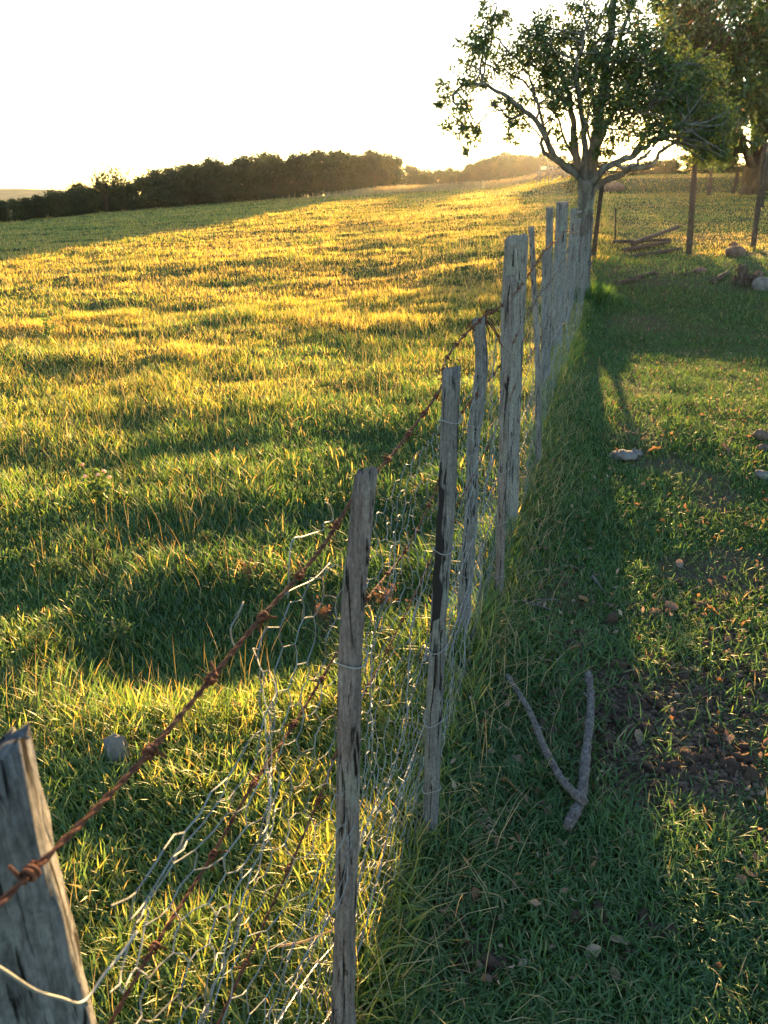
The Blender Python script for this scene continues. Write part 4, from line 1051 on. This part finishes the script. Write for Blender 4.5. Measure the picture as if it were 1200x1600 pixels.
def twig(px_pts, wpx, label, seed, lift=.02, mat='straw', cat='twig', group=None, side=0):
    P = np.array([ground(*q) for q in px_pts]); k = (P[:, 1].mean() * cp + (CAM_H - P[:, 2].mean()) * sp) / F
    P[:, 2] += lift; P = resample(P, 30); mb = MB(); mb.add(*tube(P, np.linspace(wpx / 2 * k, wpx / 4 * k, 30), 6, lump=.2, seed=seed), .8)
    g = np.random.default_rng(seed)
    for s_ in range(side):
        j = int(6 + g.random() * 18); d = np.array([g.normal() * 20 * k, g.normal() * 16 * k, 8 * k * g.random()])
        mb.add(*tube(resample(np.array([P[j], P[j] + d * .5 + (0, 0, 3 * k), P[j] + d]), 8), wpx / 4 * k, 4), .8)
    return tag(mb.build('dead_twig', M[mat], None), label, cat, group)
twig([(972, 1330), (966, 1355), (968, 1380), (960, 1400)], 3, 'thin pale forked twig below the crossed sticks', 1, .02, side=3)
twig([(1055, 1362), (1080, 1378), (1100, 1382), (1128, 1368)], 4, 'pale bent twig with side shoots near the lit grass', 2, .02, side=3)
twig([(925, 905), (935, 918), (942, 928)], 6, 'short grey twig on the turf beside the fence', 3, .015, 'twig')
twig([(690, 1420), (735, 1408), (775, 1412), (790, 1425)], 3, 'straw coloured stem arching across the foot of the netting', 4, .03)
twig([(815, 945), (840, 952), (862, 960)], 5, 'dark fibrous stem lying at the foot of the pale stake', 5, .02, 'twig', side=4)
twig([(440, 1560), (480, 1552), (520, 1535), (560, 1520)], 4, 'orange stem lying behind the knotty post', 6, .16)
# fine litter of dry leaf scraps over the turf
n_ = 6500; x, y = polar(n_, 1.1, 12, -16, 40, 1.5); P = np.stack([x, y, terrain(x, y)], 1); keep = fence_side(x, y) > .05
keep &= fbm(P[:, 0] / .4, P[:, 1] / .4, 15, 2) > .42
P = P[keep] + (0, 0, .012) + np.stack([0 * P[keep][:, 0], 0 * P[keep][:, 0], .03 * rng.random(keep.sum())], 1)
lit = leaf_mesh('leaf_litter', P, .027, M['dry_leaf'], 88, rng.random(len(P)) ** 1.3, .2)
tag(link('leaf_litter', lit), 'scraps of dry brown leaf littering the shaded turf', 'leaf litter', kind='stuff')
# curled dead fern
mb = MB(); c = ground(760, 1300); k = 1 / F * 2.1
for q in range(9):
    u = q / 8; yy = (u - .5) * 46 * k; wv = 15 * k * (1 - .5 * abs(u - .4)); a = np.linspace(-.9, .9, 8)
    P = np.stack([c[0] + wv * np.sin(a) + (u - .5) * 8 * k, c[1] - yy + 5 * k * np.cos(a) ** 2 * 1.0, c[2] + .022 + .012 * np.cos(a)], 1) + rng.normal(size=(8, 3)) * .0022 + rng.normal(size=3) * .003
    mb.add(*tube(P, .0016, 4), .85)
tag(mb.build('dead_fern', M['dry_leaf'], None), 'curled grey dead fern frond on the shaded turf', 'fern')
# weeds in the field
def weed(px, py, h, label, seed, leafm, stalks=9, tint=(.2, .6), flower=0, name='weed_clump'):
    b = ground(px, py); g = np.random.default_rng(seed); root = empty(name, b, label, 'weed'); st = MB(); pts = []; fl = []
    for k in range(stalks):
        e = np.array([g.normal() * h * .28, g.normal() * h * .28, h * (.6 + .5 * g.random())])
        P = resample(np.array([(0, 0, 0), (e[0] * .35, e[1] * .35, e[2] * .55), e]), 10); st.add(*tube(P, np.linspace(.0028, .0012, 10), 4), .3)
        pts.append(P[g.integers(2, 10, 12)] + g.normal(size=(12, 3)) * .008)
        fl.append(P[-1])
    st.build('stem', M['straw'], root); pts = np.concatenate(pts)
    link('foliage', leaf_mesh('foliage', pts, h * .17, M[leafm], seed, tint[0] + (tint[1] - tint[0]) * g.random(len(pts)), 0), root)
    for q in range(flower):
        f = MB(); f.add(*lump((.011, .011, .013), seed + q, 2, .5, 1.0)); o = f.build('flower_head', M['petal'], root); o.location = fl[q] + (0, 0, .006)
    return root
weed(158, 790, .26, 'pale flowered thistle like weed standing in the field', 1, 'shrub', 9, (.5, 1), 6)
weed(75, 540, .35, 'tall bright weed standing by itself in the open field', 2, 'shrub', 8, (.5, 1))
weed(598, 960, .13, 'low rust red dock weed behind the knotty post', 3, 'dry_leaf', 11, (.1, .4))
weed(505, 975, .10, 'rust brown withered dock before the netting', 4, 'dry_leaf', 8, (0, .35))
weed(390, 905, .09, 'small brown withered weed beside the slack wire', 5, 'dry_leaf', 8, (.1, .4))
weed(845, 1225, .08, 'low green clover clump beside the curved stick', 6, 'shrub', 10, (.0, .4))
for q, (px, py) in enumerate(((150, 880), (230, 870), (90, 905), (320, 860), (60, 1020), (190, 1010))):
    o = weed(px, py, .10, 'dark leafy clover patch in the shaded grass of the field', 30 + q, 'shrub', 22, (0, .45), 0, 'clover_patch'); o['group'] = 'clover patches in the shaded field grass'

# ------------------------------------------------------------------ haze
HAZE = 0.00008
if HAZE:
    m, n, out = new_mat('evening_haze')
    pv = N(n, 'ShaderNodeVolumePrincipled'); pv.inputs['Density'].default_value = HAZE; pv.inputs['Color'].default_value = (.93, .93, .95, 1); pv.inputs['Anisotropy'].default_value = .8
    n.links.new(pv.outputs[0], out.inputs['Volume'])
    z0, z1 = -55.0, 26.0
    x0, x1, y0, y1 = -1600, 1600, -60, 2600
    me = bpy.data.meshes.new('haze')
    me.from_pydata([(a, b, c) for c in (z0, z1) for b in (y0, y1) for a in (x0, x1)], [], [(0, 2, 3, 1), (4, 5, 7, 6), (0, 1, 5, 4), (2, 6, 7, 3), (0, 4, 6, 2), (1, 3, 7, 5)])
    me.materials.append(m); tag(link('haze', me), kind='stuff')
print('objects', len(SC.objects))
